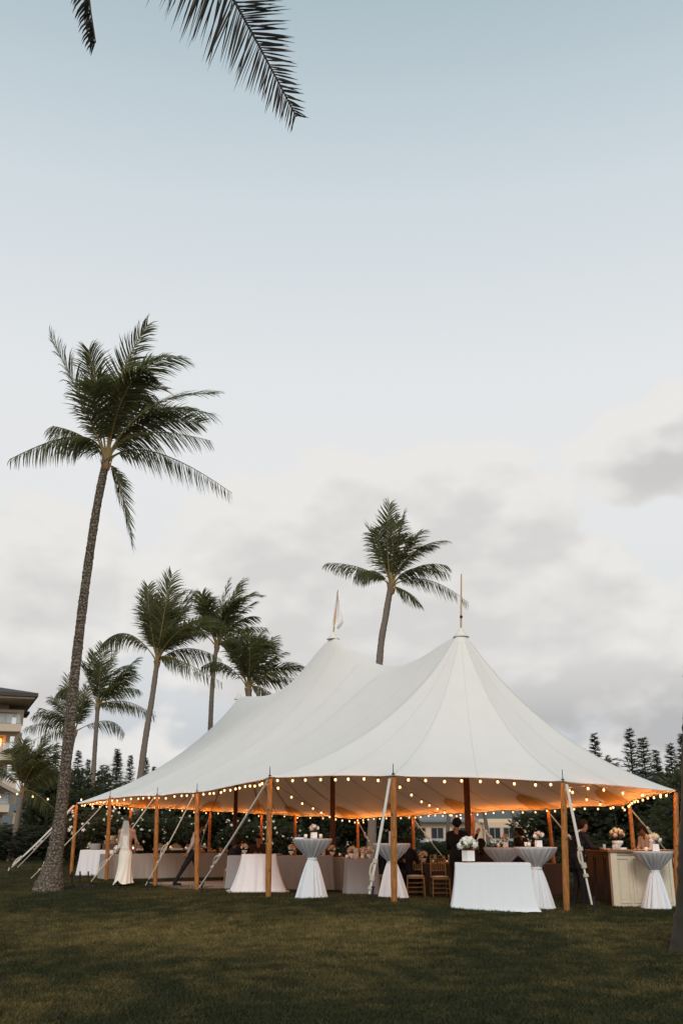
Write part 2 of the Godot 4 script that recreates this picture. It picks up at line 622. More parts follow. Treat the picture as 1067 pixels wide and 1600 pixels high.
func roof_at(x: float, d: float) -> float:
	# height of the cloth over a place: along the ray of the eave point that lies furthest that way
	var q := local(x, d)
	var hub := Vector2(clampf(q.x, 0.0, TENT_LONG), 0.0)
	var way := (q - hub).normalized()
	var best := -2.0
	var at := 0
	for i in edge.size():
		var le := local(edge[i].x, edge[i].z)
		var lh := Vector2(clampf(le.x, 0.0, TENT_LONG), 0.0)
		var m := way.dot((le - lh).normalized()) - 0.4 * lh.distance_to(hub)
		if m > best:
			best = m
			at = i
	var e2 := local(edge[at].x, edge[at].z)
	var len := e2.distance_to(Vector2(clampf(e2.x, 0.0, TENT_LONG), 0.0))
	return canopy_point(at, clampf(q.distance_to(hub) / len, 0.0, 1.0)).y

func ridge(u: float) -> float:
	var k := 0 if u < MASTS[1][0] else 1
	u = minf(u, MASTS[2][0])
	var t: float = (u - MASTS[k][0]) / (MASTS[k + 1][0] - MASTS[k][0])
	var sag: float = [0.92, 0.72][k]
	return lerpf(MASTS[k][1], MASTS[k + 1][1], t) - 0.10 - sag * pow(sin(clampf(t, 0.0, 1.0) * PI), 1.25)

func solve_roof() -> void:
	var per := 14
	var poly := PackedVector2Array()
	for k in POLES.size():
		var a: Array = POLES[k]
		var b: Array = POLES[(k + 1) % POLES.size()]
		var pa := Vector2(a[0], a[1])
		var pb := Vector2(b[0], b[1])
		var mid := (pa + pb) * 0.5
		var q := local(mid.x, mid.y)
		var hub := world2(clampf(q.x, 0.0, TENT_LONG), 0.0)
		var inward := (hub - mid).normalized()
		var span := pa.distance_to(pb)
		for i in per:
			var t := float(i) / per
			var bow := 4.0 * t * (1.0 - t)
			var p := pa.lerp(pb, t) + inward * bow * 0.035 * span
			var hgt := lerpf(a[2], b[2], t) + 0.06 * bow + 0.05 * exp(-t * 14.0) + 0.05 * exp(-(1.0 - t) * 14.0) - 0.02
			edge.append(Vector3(p.x, hgt, p.y))
			poly.append(local(p.x, p.y))

func canopy_rows(drop: float, ts: Array, from := 0, to := -1) -> Array:
	var rs := []
	for t in ts:
		var ring := PackedVector3Array()
		for i in edge.size():
			ring.append(canopy_point(i, t) - Vector3(0, drop, 0))
		rs.append(ring)
	return rs

var cloth: Array[PackedFloat32Array] = []

func settle_cloth() -> void:
	# heights on 41 rings, evened out along the rings between ridge and eave as taut cloth does
	var n := edge.size()
	for j in 41:
		var row := PackedFloat32Array()
		for i in n:
			row.append(raw_point(i, j / 40.0).y)
		var keep := smoothstep(0.0, 0.3, j / 40.0) * smoothstep(1.0, 0.82, j / 40.0)
		for it in 130:
			var old := row.duplicate()
			for i in n:
				row[i] = lerpf(old[i], 0.25 * old[i - 1] + 0.5 * old[i] + 0.25 * old[(i + 1) % n], keep)
		cloth.append(row)

func canopy_point(i: float, t: float) -> Vector3:
	var p := raw_point(i, t)
	var n := edge.size()
	var fi := floorf(i)
	var a := posmod(int(fi), n)
	var b := (a + 1) % n
	var fj := clampf(t * 40.0, 0.0, 39.999)
	var j := int(fj)
	p.y = lerpf(lerpf(cloth[j][a], cloth[j][b], i - fi), lerpf(cloth[j + 1][a], cloth[j + 1][b], i - fi), fj - j)
	return p

func raw_point(i: float, t: float) -> Vector3:
	var n := edge.size()
	var f := floorf(i)
	var e := edge[posmod(int(f), n)].lerp(edge[posmod(int(f) + 1, n)], i - f)
	var q := local(e.x, e.z)
	var hub := world2(clampf(q.x, 0.0, TENT_LONG), 0.0)
	var p: Vector2 = hub.lerp(Vector2(e.x, e.z), t)
	var uc := clampf(q.x, 0.0, TENT_LONG)
	var off := minf(absf(uc), minf(absf(uc - MASTS[1][0]), absf(uc - MASTS[2][0])))
	var w := exp(-pow(off / 2.6, 2.0))
	var len := hub.distance_to(Vector2(e.x, e.z))
	var s := clampf((t * len - 0.10 * w) / (len - 0.10 * w), 0.0, 1.0)
	var cone := 1.84 * s - 1.16 * s * s + 0.32 * s * s * s
	var wedge := 1.75 * s - 1.05 * s * s + 0.30 * s * s * s
	var y := lerpf(ridge(uc), e.y, lerpf(wedge, cone, w))
	var panel := pow(sin(PI * fposmod(i, 7.0) / 7.0), 2.0)
	y -= (0.018 * panel) * s * s * (1.0 - s) * 4.0
	return Vector3(p.x, y, -p.y)

func ribbon(mb: MB, pts: PackedVector3Array, half: float, thick := 0.004) -> void:
	# a flat band that lies along pts
	var rs := []
	for s in [-1.0, 1.0]:
		pass
	var left := PackedVector3Array()
	var right := PackedVector3Array()
	for i in pts.size():
		var t := (pts[mini(i + 1, pts.size() - 1)] - pts[maxi(i - 1, 0)]).normalized()
		var s := t.cross(Vector3.UP).normalized() * half
		left.append(pts[i] - s)
		right.append(pts[i] + s)
	rs = [left, right]
	mb.rows(rs, false, true)

func pole_head(k: int) -> Vector3:
	return Vector3(POLES[k][0], POLES[k][2], -POLES[k][1])

func rope(tent: Node3D, top: Vector3, foot: Vector3, wide: float, knot_at: float, m: Material, strap := true) -> void:
	var mb := MB.new()
	var path := PackedVector3Array()
	var rad := PackedFloat32Array()
	for i in 9:
		var t := i / 8.0
		path.append(top.lerp(foot, t) - Vector3(0, 0.05 * sin(t * PI), 0))
		rad.append(wide * (1.0 if t < knot_at else 0.7))
	mb.tube(path, rad, 6)
	var line := part(tent, "guy_rope", mb, m)
	# the gathered slack: a loop and two frapping turns round the lower third
	mb = MB.new()
	var along := (foot - top).normalized()
	var c := top.lerp(foot, knot_at)
	var side := along.cross(Vector3(0.2, 0.1, 1)).normalized()
	var loop := PackedVector3Array()
	var lr := PackedFloat32Array()
	for i in 15:
		var a := TAU * i / 14.0
		loop.append(c + along * (0.12 * cos(a)) + side * (0.03 * sin(a) + 0.035))
		lr.append(wide * 0.75)
	mb.tube(loop, lr, 5, false)
	mb.stick(c - along * 0.2, c - along * 0.12, wide * 1.7, wide * 1.7, 7)
	mb.stick(c + along * 0.1, c + along * 0.2, wide * 1.8, wide * 1.6, 7)
	mb.stick(c + along * 0.3, c + along * 0.36, wide * 1.6, wide * 1.6, 7)
	part(line, "knot", mb, M.rope)

func tent() -> void:
	solve_roof()
	settle_cloth()
	var t := thing("sailcloth_tent", "large white sailcloth tent with peaked roof, timber poles and guy ropes", "tent", P(TENT_A.x, TENT_A.y))
	t.position = Vector3.ZERO
	var ts := []
	for j in 31:
		ts.append([0.0, 0.0125, 0.025, 0.0375][j] if j < 4 else 0.05 + 0.95 * (j - 4) / 26.0)
	var mb := MB.new()
	mb.rows(canopy_rows(0.0, ts), true)
	var canopy := part(t, "canopy", mb, M.sailcloth)
	# hem: a doubled edge band
	mb = MB.new()
	var hem := PackedVector3Array()
	var hr := PackedFloat32Array()
	for e in edge:
		hem.append(Vector3(e.x, e.y - 0.012, -e.z))
		hr.append(0.014)
	hem.append(hem[0])
	hr.append(0.014)
	mb.tube(hem, hr, 5, false)
	part(canopy, "hem", mb, M.sailcloth)
	# seams under the cloth, from the ridge to every pole and to every middle between poles
	for k in edge.size():
		if k % 7 != 0:
			continue
		var e := edge[k]
		var q := local(e.x, e.z)
		var pts := PackedVector3Array()
		for i in 31:
			if ts[i] > 0.04:
				pts.append(canopy_point(k, ts[i] * 0.998) - Vector3(0, 0.03, 0))
		mb = MB.new()
		ribbon(mb, pts, 0.024 if k % 14 == 0 else 0.015)
		part(canopy, "seam", mb, M.seam)
		var over := PackedVector3Array()
		for p in pts:
			over.append(p + Vector3(0, 0.034, 0))
		mb = MB.new()
		ribbon(mb, over, 0.007)
		part(canopy, "top_seam", mb, M.seam_top)
		if k % 14 == 0:
			# half-round reinforcement under the cloth at the pole head
			var rs := []
			for j in 7:
				var ring := PackedVector3Array()
				for i in 13:
					var across := -1.0 + i / 6.0
					var depth := sqrt(maxf(0.0, 1.0 - across * across)) * 0.17
					var p := canopy_point(k + (i - 6) * 0.42, 0.992 - depth * j / 6.0)
					ring.append(p - Vector3(0, 0.022, 0))
				rs.append(ring)
			mb = MB.new()
			mb.rows(rs)
			part(canopy, "reinforcement_patch", mb, M.patch)
	for k in POLES.size():
		var q: Array = POLES[k]
		var top := Vector3(q[0], q[2] - 0.03, -q[1])
		var foot := P(q[0] + q[3], q[1], -0.03)
		mb = MB.new()
		var path := PackedVector3Array()
		var rad := PackedFloat32Array()
		for i in 7:
			path.append(foot.lerp(top, i / 6.0))
			rad.append([0.056, 0.062, 0.064, 0.062, 0.059, 0.056, 0.048][i])
		mb.tube(path, rad, 14)
		var pole := part(t, "side_pole", mb, M.wood)
		mb = MB.new()
		mb.stick(top, top + Vector3(0, 0.26, 0), 0.011, 0.007, 6)
		mb.lathe(top + Vector3(0, 0.06, 0), [Vector2(0.0, 0.02), Vector2(0.03, 0.018), Vector2(0.034, 0.0), Vector2(0.0, -0.004)], 8)
		part(pole, "spike", mb, M.iron)
		# dark knots in the timber
		mb = MB.new()
		for i in 3:
			var s: float = [0.28, 0.52, 0.74][i] + 0.05 * sin(k * 2.1 + i)
			mb = MB.new()
			mb.ball(foot.lerp(top, s) + Vector3(0.03 * sin(k + i * 2.0), 0, 0.052), Vector3(0.016, 0.026, 0.014), 8)
			part(pole, "timber_knot", mb, M.dark_wood)
	for k in 3:
		var w := world2(MASTS[k][0], 0.0)
		mb = MB.new()
		mb.stick(P(w.x, w.y, -0.05), Vector3(w.x, MASTS[k][1] - 0.1, -w.y), 0.085, 0.07, 14)
		part(t, "centre_pole", mb, M.dark_wood)
		var tip := Vector3(w.x, MASTS[k][1], -w.y)
		mb = MB.new()
		mb.lathe(tip, [Vector2(0.20, -0.19), Vector2(0.13, -0.09), Vector2(0.07, 0.0), Vector2(0.04, 0.06), Vector2(0.0, 0.07)], 18)
		var collar := part(t, "peak_collar", mb, M.sailcloth)
		if k == 2:
			continue
		mb = MB.new()
		var ring := PackedVector3Array()
		var rr := PackedFloat32Array()
		for i in 25:
			var a := TAU * i / 24.0
			ring.append(tip + Vector3(cos(a) * 0.215, -0.185, sin(a) * 0.215))
			rr.append(0.008)
		mb.tube(ring, rr, 5, false)
		part(collar, "peak_rope", mb, M.rope)
		if k == 0:
			mb = MB.new()
			mb.stick(tip + Vector3(0, -0.1, 0), tip + Vector3(0.07, 1.55, 0), 0.03, 0.018, 8)
			var mast := part(t, "finial_pole", mb, M.bamboo)
			mb = MB.new()
			mb.ball(tip + Vector3(0.02, 0.36, 0.03), Vector3(0.045, 0.045, 0.03), 8)
			part(mast, "clamp", mb, M.iron)
		elif k == 1:
			mb = MB.new()
			mb.stick(tip + Vector3(0, -0.1, 0), tip + Vector3(0.16, 1.5, 0), 0.03, 0.016, 8)
			var mast := part(t, "finial_pole", mb, M.bamboo)
			mb = MB.new()
			var rs := []
			for j in 12:
				var s := j / 11.0
				var row := PackedVector3Array()
				var wide := 0.04 + 0.42 * pow(s, 1.2) * (1.0 if s < 0.82 else 1.0 - (s - 0.82) * 3.2)
				for i in 9:
					var f := i / 8.0
					row.append(tip + Vector3(0.14 - s * 0.16 + f * wide - 0.02, 1.42 - s * 1.15 - f * 0.12 * s, 0.07 * sin(f * 7.0 + s * 4.0) + 0.03))
				rs.append(row)
			mb.rows(rs)
			part(mast, "pennant", mb, M.flag)
	# guy ropes and the stakes they end on
	var lines := [[0, Vector2(4.71, 20.1), 0.032, 0.62], [1, Vector2(0.52, 19.9), 0.030, 0.80], [2, Vector2(-3.38, 25.3), 0.026, 0.72], [3, Vector2(-4.85, 26.3), 0.016, 0.62], [4, Vector2(-6.72, 28.5), 0.018, 0.82], [5, Vector2(-8.9, 30.4), 0.016, 0.8],
		[6, Vector2(-11.4, 36.2), 0.032, 0.86], [6, Vector2(-12.0, 39.2), 0.024, 0.62]]
	for q in lines:
		var top := pole_head(q[0]) + Vector3(0, -0.06, 0)
		var w: Vector2 = q[1]
		var out := (Vector2(w.x, w.y) - Vector2(top.x, -top.z)).normalized()
		top += Vector3(out.x, 0, -out.y) * 0.09
		rope(t, top, P(w.x, w.y, 0.16), q[2], q[3], M.webbing if q[2] > 0.02 else M.rope)
	for q in [[8, Vector2(-6.6, 47.6)], [11, Vector2(1.9, 46.4)], [12, Vector2(4.6, 41.9)], [13, Vector2(6.6, 38.2)], [14, Vector2(8.7, 34.6)], [15, Vector2(10.4, 31.0)]]:
		rope(t, pole_head(q[0]) + Vector3(0, -0.08, 0), P(q[1].x, q[1].y, 0.12), 0.022, 0.3, M.rope)
	var tags := ["iron stake holding the strap of the timber pole beside the bar", "iron stake holding the long strap before the middle cocktail table", "iron stake holding the white rope left of the draped table", "iron stake at the corner of the dance floor", "", "", "left iron stake beyond the big palm trunk", "iron stake just left of the big palm trunk"]
	for k in lines.size():
		if tags[k] == "":
			continue
		var w: Vector2 = lines[k][1]
		mb = MB.new()
		mb.stick(Vector3(0, -0.3, 0), Vector3(0.0, 0.27, 0), 0.022, 0.022, 8)
		mb.stick(Vector3(0, 0.27, 0), Vector3(0, 0.30, 0), 0.034, 0.034, 8)
		var o := part(self, numbered("tent_stake"), mb, M.iron)
		o.position = P(w.x + (0.05 if k != 0 else 0.02), w.y)
		o.rotation = Vector3(0.05, 0, -0.08)
		tag(o, tags[k], "stake", "stakes of the tent ropes")
	var plate := thing("stake_plate", "iron anchor plate with three stakes on the grass beside palm trunk", "stake", P(-6.95, 28.5))
	mb = MB.new()
	mb.box(Vector3(-0.34, 0.0, -0.11), Vector3(0.34, 0.05, 0.11))
	part(plate, "plate", mb, M.iron)
	for i in 3:
		mb = MB.new()
		mb.stick(Vector3(-0.26 + i * 0.22, -0.2, 0), Vector3(-0.30 + i * 0.22, 0.42, 0.02), 0.024, 0.022, 8)
		mb.ball(Vector3(-0.26 + i * 0.22, 0.06, 0.03), Vector3(0.09, 0.05, 0.09), 8)
		part(plate, "stake", mb, M.iron)

# ------------------------------------------------------------------ string lights
var bulb_mesh: ArrayMesh

func string_run(called: String, label: String, pts: PackedVector3Array, gap: float, energy: float, sag := 0.02, pale := false, big := 1.0) -> Node3D:
	var o := thing(called, label, "string lights", pts[0])
	var mb := MB.new()
	var path := PackedVector3Array()
	var rad := PackedFloat32Array()
	var total := 0.0
	for i in pts.size() - 1:
		total += pts[i].distance_to(pts[i + 1])
	var count := maxi(2, int(total / gap))
	var step := total / count
	var bulbs := PackedVector3Array()
	var r := RandomNumberGenerator.new()
	r.seed = label.length() * 13 + count
	var seg := 0
	var gone := 0.0
	for k in count * 4 + 1:
		var s := step * 0.25 * k
		while seg < pts.size() - 2 and s > gone + pts[seg].distance_to(pts[seg + 1]):
			gone += pts[seg].distance_to(pts[seg + 1])
			seg += 1
		var p := pts[seg].lerp(pts[seg + 1], clampf((s - gone) / maxf(0.001, pts[seg].distance_to(pts[seg + 1])), 0.0, 1.0))
		path.append(p - pts[0] - Vector3(0, sag * absf(sin(PI * 0.5 * k / 4.0 * 0.5)), 0))
		rad.append(0.006)
		if k % 4 == 2:
			bulbs.append(path[-1] + Vector3(r.randf_range(-0.03, 0.03), -0.05 - r.randf() * 0.02, r.randf_range(-0.03, 0.03)))
	mb.tube(path, rad, 4)
	for b in bulbs:
		mb.stick(b + Vector3(0, 0.065, 0), b + Vector3(0, 0.028, 0), 0.016, 0.018, 6)
	part(o, "cord", mb, M.cord_pale if pale else M.cord)
	for b in bulbs:
		var m := part(o, "bulb", bulb_mesh, M.bulb)
		m.position = b
		m.scale = Vector3.ONE * big
		var l := OmniLight3D.new()
		l.name = "bulb_light"
		l.light_color = Color(1.0, 0.56, 0.21)
		l.light_energy = energy
		l.light_size = 0.03
		l.omni_range = 30.0
		l.omni_attenuation = 2.0
		l.shadow_enabled = true
		m.add_child(l, true)
	return o

func eave_run(a: int, b: int) -> PackedVector3Array:
	var pts := PackedVector3Array()
	for k in range(a * 14, b * 14 + 1):
		var e := edge[k % edge.size()]
		var q := local(e.x, e.z)
		var hub := world2(clampf(q.x, 0.0, TENT_LONG), 0.0)
		var p := Vector2(e.x, e.z) + (hub - Vector2(e.x, e.z)).normalized() * 0.10
		pts.append(Vector3(p.x, e.y - 0.012, -p.y))
	return pts

func string_lights() -> void:
	var mb := MB.new()
	mb.lathe(Vector3.ZERO, [Vector2(0.0, -0.033), Vector2(0.017, -0.028), Vector2(0.026, -0.012), Vector2(0.027, 0.004), Vector2(0.019, 0.023), Vector2(0.013, 0.034)], 10)
	bulb_mesh = mb.mesh()
	var e := 0.18
	string_run("string_lights", "warm bulbs strung along the front eave of the tent", eave_run(0, 3), 0.35, e * 0.34)
	string_run("string_lights", "warm bulbs strung along the left eave of the tent", eave_run(3, 6), 0.46, e * 0.5)
	string_run("string_lights", "warm bulbs round the far left end of the tent eave", eave_run(6, 11), 0.6, e * 0.85)
	string_run("string_lights", "warm bulbs along the back eave above the far tables", eave_run(11, 16), 0.52, e)
	string_run("string_lights", "warm bulbs on the right eave between bar corner and front pole", eave_run(16, 17), 0.62, e, 0.1, true)
	for q in [[1, Vector2(4.3, 37.0), 0.35, "bulbs crossing under the roof from the middle front pole"], [2, Vector2(1.0, 43.5), 0.5, "bulbs crossing under the roof from the pole with draped table"], [0, Vector2(8.0, 29.0), 0.3, "bulbs crossing under the roof from the pole beside the bar"]]:
		var a := pole_head(q[0]) + Vector3(0, -0.06, -0.1)
		var w: Vector2 = q[1]
		var b := Vector3(w.x, roof_at(w.x, w.y) - 0.12, -w.y)
		var pts := PackedVector3Array()
		for i in 17:
			var t := i / 16.0
			var p := a.lerp(b, t)
			p.y = minf(p.y - q[2] * sin(t * PI) + 0.25 * sin(t * PI), roof_at(p.x, -p.z) - 0.1)
			pts.append(p)
		string_run("string_lights", q[3], pts, 1.7, e * 0.7, 0.03)
	var pts := PackedVector3Array()
	for i in 17:
		var t := i / 16.0
		var f := fmod(t * 2.0, 1.0)
		pts.append(Vector3(-19.0 + t * 9.6, 3.05 - 0.28 * sin(f * PI), -46.0 + t * 1.5))
	var post := string_run("string_lights", "garden bulbs strung between small palm and tent on the left", pts, 0.72, e * 0.8, 0.02, false, 1.35)
	var pm := MB.new()
	pm.stick(Vector3(0, ground(-19.0, 46.0) - 3.25, 0), Vector3(0, 0.1, 0), 0.04, 0.035, 8)
	part(post, "post", pm, M.dark_wood)

# ------------------------------------------------------------------ palms
var wind := Vector3(0.75, 0.0, 0.25)

func frond(palm: Node3D, c0: Vector3, c1: Vector3, c2: Vector3, leaf: float, n: int, droop: float, twist: float, sd: int, m: Material, wide := 0.042, from := 0.14, ragged := 0.06, blow := 1.0, plane := Vector3.ZERO) -> MeshInstance3D:
	var r := RandomNumberGenerator.new()
	r.seed = sd
	var mb := MB.new()
	var ribs := PackedVector3Array()
	var rrad := PackedFloat32Array()
	var size := c0.distance_to(c2)
	for i in 13:
		var t := i / 12.0
		ribs.append(c0 * (1 - t) * (1 - t) + c1 * 2 * t * (1 - t) + c2 * t * t)
		rrad.append(lerpf(0.0115, 0.002, pow(t, 0.6)) * clampf(size, 2.0, 6.0) * (1.6 if t < 0.04 else 1.0))
	for i in n:
		var t := from + (1.0 - from) * (i + r.randf() * 0.5) / n
		var p := c0 * (1 - t) * (1 - t) + c1 * 2 * t * (1 - t) + c2 * t * t
		var tan := ((c1 - c0) * (1 - t) + (c2 - c1) * t).normalized()
		var s := tan.cross(Vector3.UP)
		if s.length() < 0.15:
			s = tan.cross(Vector3(0, 0.3, 1))
		if plane != Vector3.ZERO:
			s = tan.cross(plane)
		s = s.normalized().rotated(tan, twist)
		var up := s.cross(tan).normalized()
		for side in [-1.0, 1.0]:
			if r.randf() < ragged:
				continue
			var al := deg_to_rad(lerpf(18.0, 56.0, t) + r.randf_range(-7, 7))
			var d: Vector3 = (s * side * cos(al) + tan * sin(al) + up * (r.randf_range(0.1, 0.34) - maxf(0.0, droop - 0.45) * 1.5)).normalized()
			var prof := minf(1.0, 0.42 + 2.4 * (t - from)) * (1.0 - 0.55 * pow(maxf(0.0, (t - 0.5) / 0.5), 1.8))
			if plane != Vector3.ZERO:
				prof *= 1.0 - 0.55 * t * t * t
			var L := leaf * 1.28 * prof * r.randf_range(0.82, 1.12)
			if r.randf() < ragged:
				L *= r.randf_range(0.3, 0.7)
			var q := p
			var k := mb.v.size()
			var tw := r.randf_range(-0.5, 0.5)
			for g in 4:
				var w: float = wide * [0.55, 1.0, 0.72, 0.06][g] * (0.7 + 0.3 * prof)
				var wv := d.cross(up.rotated(d, tw)).normalized() * w * 0.5
				mb.add(q - wv, Vector2(0, g / 3.0))
				mb.add(q + wv, Vector2(1, g / 3.0))
				if g < 3:
					q += d * L / 3.0
					d = (d + Vector3.DOWN * droop * (0.26 + 0.36 * g) * r.randf_range(0.7, 1.2) + wind * blow * 0.15 * (g + 1) * r.randf_range(0.6, 1.3)).normalized()
			for g in 3:
				var a := k + g * 2
				mb.tri(a, a + 1, a + 3)
				mb.tri(a, a + 3, a + 2)
	var o := part(palm, "frond", mb, m)
	mb = MB.new()
	mb.tube(ribs, rrad, 5)
	part(o, "midrib", mb, M.midrib if m != M.palm_dark else M.palm_dark)
	return o

func trunk(palm: Node3D, pts: Array, r0: float, r1: float, flare: float, m: Material, sides := 14, ringed := 0.14) -> void:
	# pts: Vector3 from the ground up, relative to the palm
	var c := Curve3D.new()
	for i in pts.size():
		var a: Vector3 = pts[maxi(i - 1, 0)]
		var b: Vector3 = pts[mini(i + 1, pts.size() - 1)]
		var h := (b - a) / 6.0
		c.add_point(pts[i], -h, h)
	c.bake_interval = 0.1
	var long := c.get_baked_length()
	var n := int(long / ringed) * 2
	var path := PackedVector3Array()
	var rad := PackedFloat32Array()
	for i in n + 1:
		var t := float(i) / n
		path.append(c.sample_baked(t * long))
		var r := lerpf(r0, r1, pow(t, 0.75)) + flare * exp(-t * long / 0.6)
		rad.append(r * (1.0 + (0.028 if i % 2 == 0 else -0.02)) * (1.0 + 0.03 * sin(i * 0.37) + 0.02 * sin(i * 1.7)))
	var mb := MB.new()
	mb.tube(path, rad, sides, true, 0.05)
	part(palm, "trunk", mb, m)

func crown_heart(palm: Node3D, at: Vector3, s: float, m: Material) -> void:
	var mb := MB.new()
	mb.lathe(at, [Vector2(0.02, -0.55 * s), Vector2(0.20 * s, -0.42 * s), Vector2(0.25 * s, -0.15 * s), Vector2(0.2 * s, 0.15 * s), Vector2(0.10 * s, 0.5 * s), Vector2(0.0, 0.8 * s)], 10)
	for i in 7:
		var a := TAU * i / 7.0
		mb.stick(at + Vector3(cos(a) * 0.17, -0.4, sin(a) * 0.17) * s, at + Vector3(cos(a) * 0.33, 0.25 + 0.2 * sin(i * 2.0), sin(a) * 0.33) * s, 0.06 * s, 0.03 * s, 5)
	part(palm, "crown_fibre", mb, m)

# shape: [mid x, mid y, tip x, tip y, droop] in units measured on the crown's own side view; the depth of each frond is spread by turns
func palm(label: String, foot: Vector3, pts: Array, shape: Array, unit: float, leaf: float, r0: float, r1: float, flare: float, n: int, bark: Material, sd: int, wide := 0.042, extra := 6, leaf_mat: Material = null) -> Node3D:
	var o := thing("palm_tree", label, "palm tree", foot, 0.0, "tall palms on the lawn")
	var rel := []
	for p in pts:
		rel.append(p - foot)
	trunk(o, rel, r0, r1, flare, bark)
	var top: Vector3 = rel[-1]
	crown_heart(o, top - Vector3(0, r1, 0), r1 * 4.4, M.crown_fibre)
	var r := RandomNumberGenerator.new()
	r.seed = sd
	var lm: Material = leaf_mat if leaf_mat else M.palm_leaf
	for k in shape.size():
		var q: Array = shape[k]
		var mid := Vector3(q[0], -q[1], 0) / unit
		var tip := Vector3(q[2], -q[3], 0) / unit
		var out: float = ([-1.0, 0.55, -0.35, 1.0, 0.1, -0.7, 0.75][k % 7]) * 0.42 * tip.length() * clampf(1.2 - absf(tip.normalized().x) * 0.7, 0.3, 1.0)
		mid.z = out * 0.6
		tip.z = out
		var c1: Vector3 = (mid - tip * 0.25) * 2.0
		var drop: float = q[4] * 1.1 + 0.14
		frond(o, top + tip.normalized() * 0.06, top + c1, top + tip, leaf * r.randf_range(0.88, 1.1), n, drop, r.randf_range(-0.45, 0.45), sd * 31 + k, lm, wide)
	for k in extra:
		var a := r.randf_range(-0.55, 0.95)
		var len := r.randf_range(2.0, 2.9) * leaf / 0.62
		var z := r.randf_range(-0.8, 0.8)
		var mid := Vector3(sin(a) * 0.5, cos(a) * 0.62, z * 0.5) * len
		var tip := Vector3(sin(a) * 0.95 + 0.25, cos(a) * 0.72, z) * len
		frond(o, top, top + (mid - tip * 0.25) * 2.0, top + tip, leaf, n, 0.55, r.randf_range(-0.8, 0.8), sd * 57 + k, lm, wide)
	return o

const BIG := [[190, -60, 520, 110, 0.95], [150, -105, 440, -65, 0.75], [150, -215, 435, -225, 0.55], [110, -320, 330, -390, 0.5], [70, -340, 210, -470, 0.45], [10, -330, 40, -555, 0.35], [-100, -230, -235, -495, 0.35], [-110, -120, -265, -190, 0.9], [-120, -95, -390, 15, 1.0],
	[60, 110, 118, 345, 0.4], [80, -280, 200, -330, 0.6], [60, -240, 190, -290, 0.75], [30, -300, 110, -540, 0.4], [-35, -260, -75, -440, 0.4], [105, -200, 310, -300, 0.6], [50, -310, 165, -560, 0.4]]
const MID := [[-170, -120, -385, -165, 0.8], [-100, -85, -225, -45, 0.95], [-60, -230, -145, -390, 0.35], [-25, -240, -10, -450, 0.35], [40, -240, 85, -440, 0.35], [90, -220, 200, -370, 0.45], [140, -195, 335, -255, 0.55], [170, -130, 350, -145, 0.7], [140, -100, 345, -60, 0.85], [215, -40, 465, 100, 0.95], [80, 40, 160, 115, 0.6],
	[20, -260, 40, -420, 0.4], [60, -200, 150, -330, 0.5], [100, -160, 260, -230, 0.6], [-40, -180, -90, -330, 0.45]]
const THIN := [[-110, -95, -205, -55, 0.9], [-25, -130, -35, -240, 0.3], [5, -135, 20, -270, 0.3], [25, -130, 55, -265, 0.35], [40, -120, 100, -225, 0.4], [60, -100, 155, -155, 0.5], [70, -75, 165, -90, 0.7], [95, -45, 210, -10, 0.9], [60, -5, 225, 80, 0.95], [15, -150, 70, -240, 0.4], [40, -90, 130, -190, 0.5], [-15, -110, -20, -200, 0.4], [50, -140, 95, -240, 0.45]]

func turned(shape: Array, kx: float, ky: float, sd: int) -> Array:
	var r := RandomNumberGenerator.new()
	r.seed = sd
	var out := []
	for q in shape:
		var a := r.randf_range(-0.2, 0.2)
		var m := Vector2(q[0] * kx, q[1] * ky).rotated(a)
		var t := Vector2(q[2] * kx, q[3] * ky).rotated(a * 1.3) * r.randf_range(0.85, 1.1)
		out.append([m.x, m.y, t.x, t.y, minf(1.1, q[4] + 0.1)])
	return out

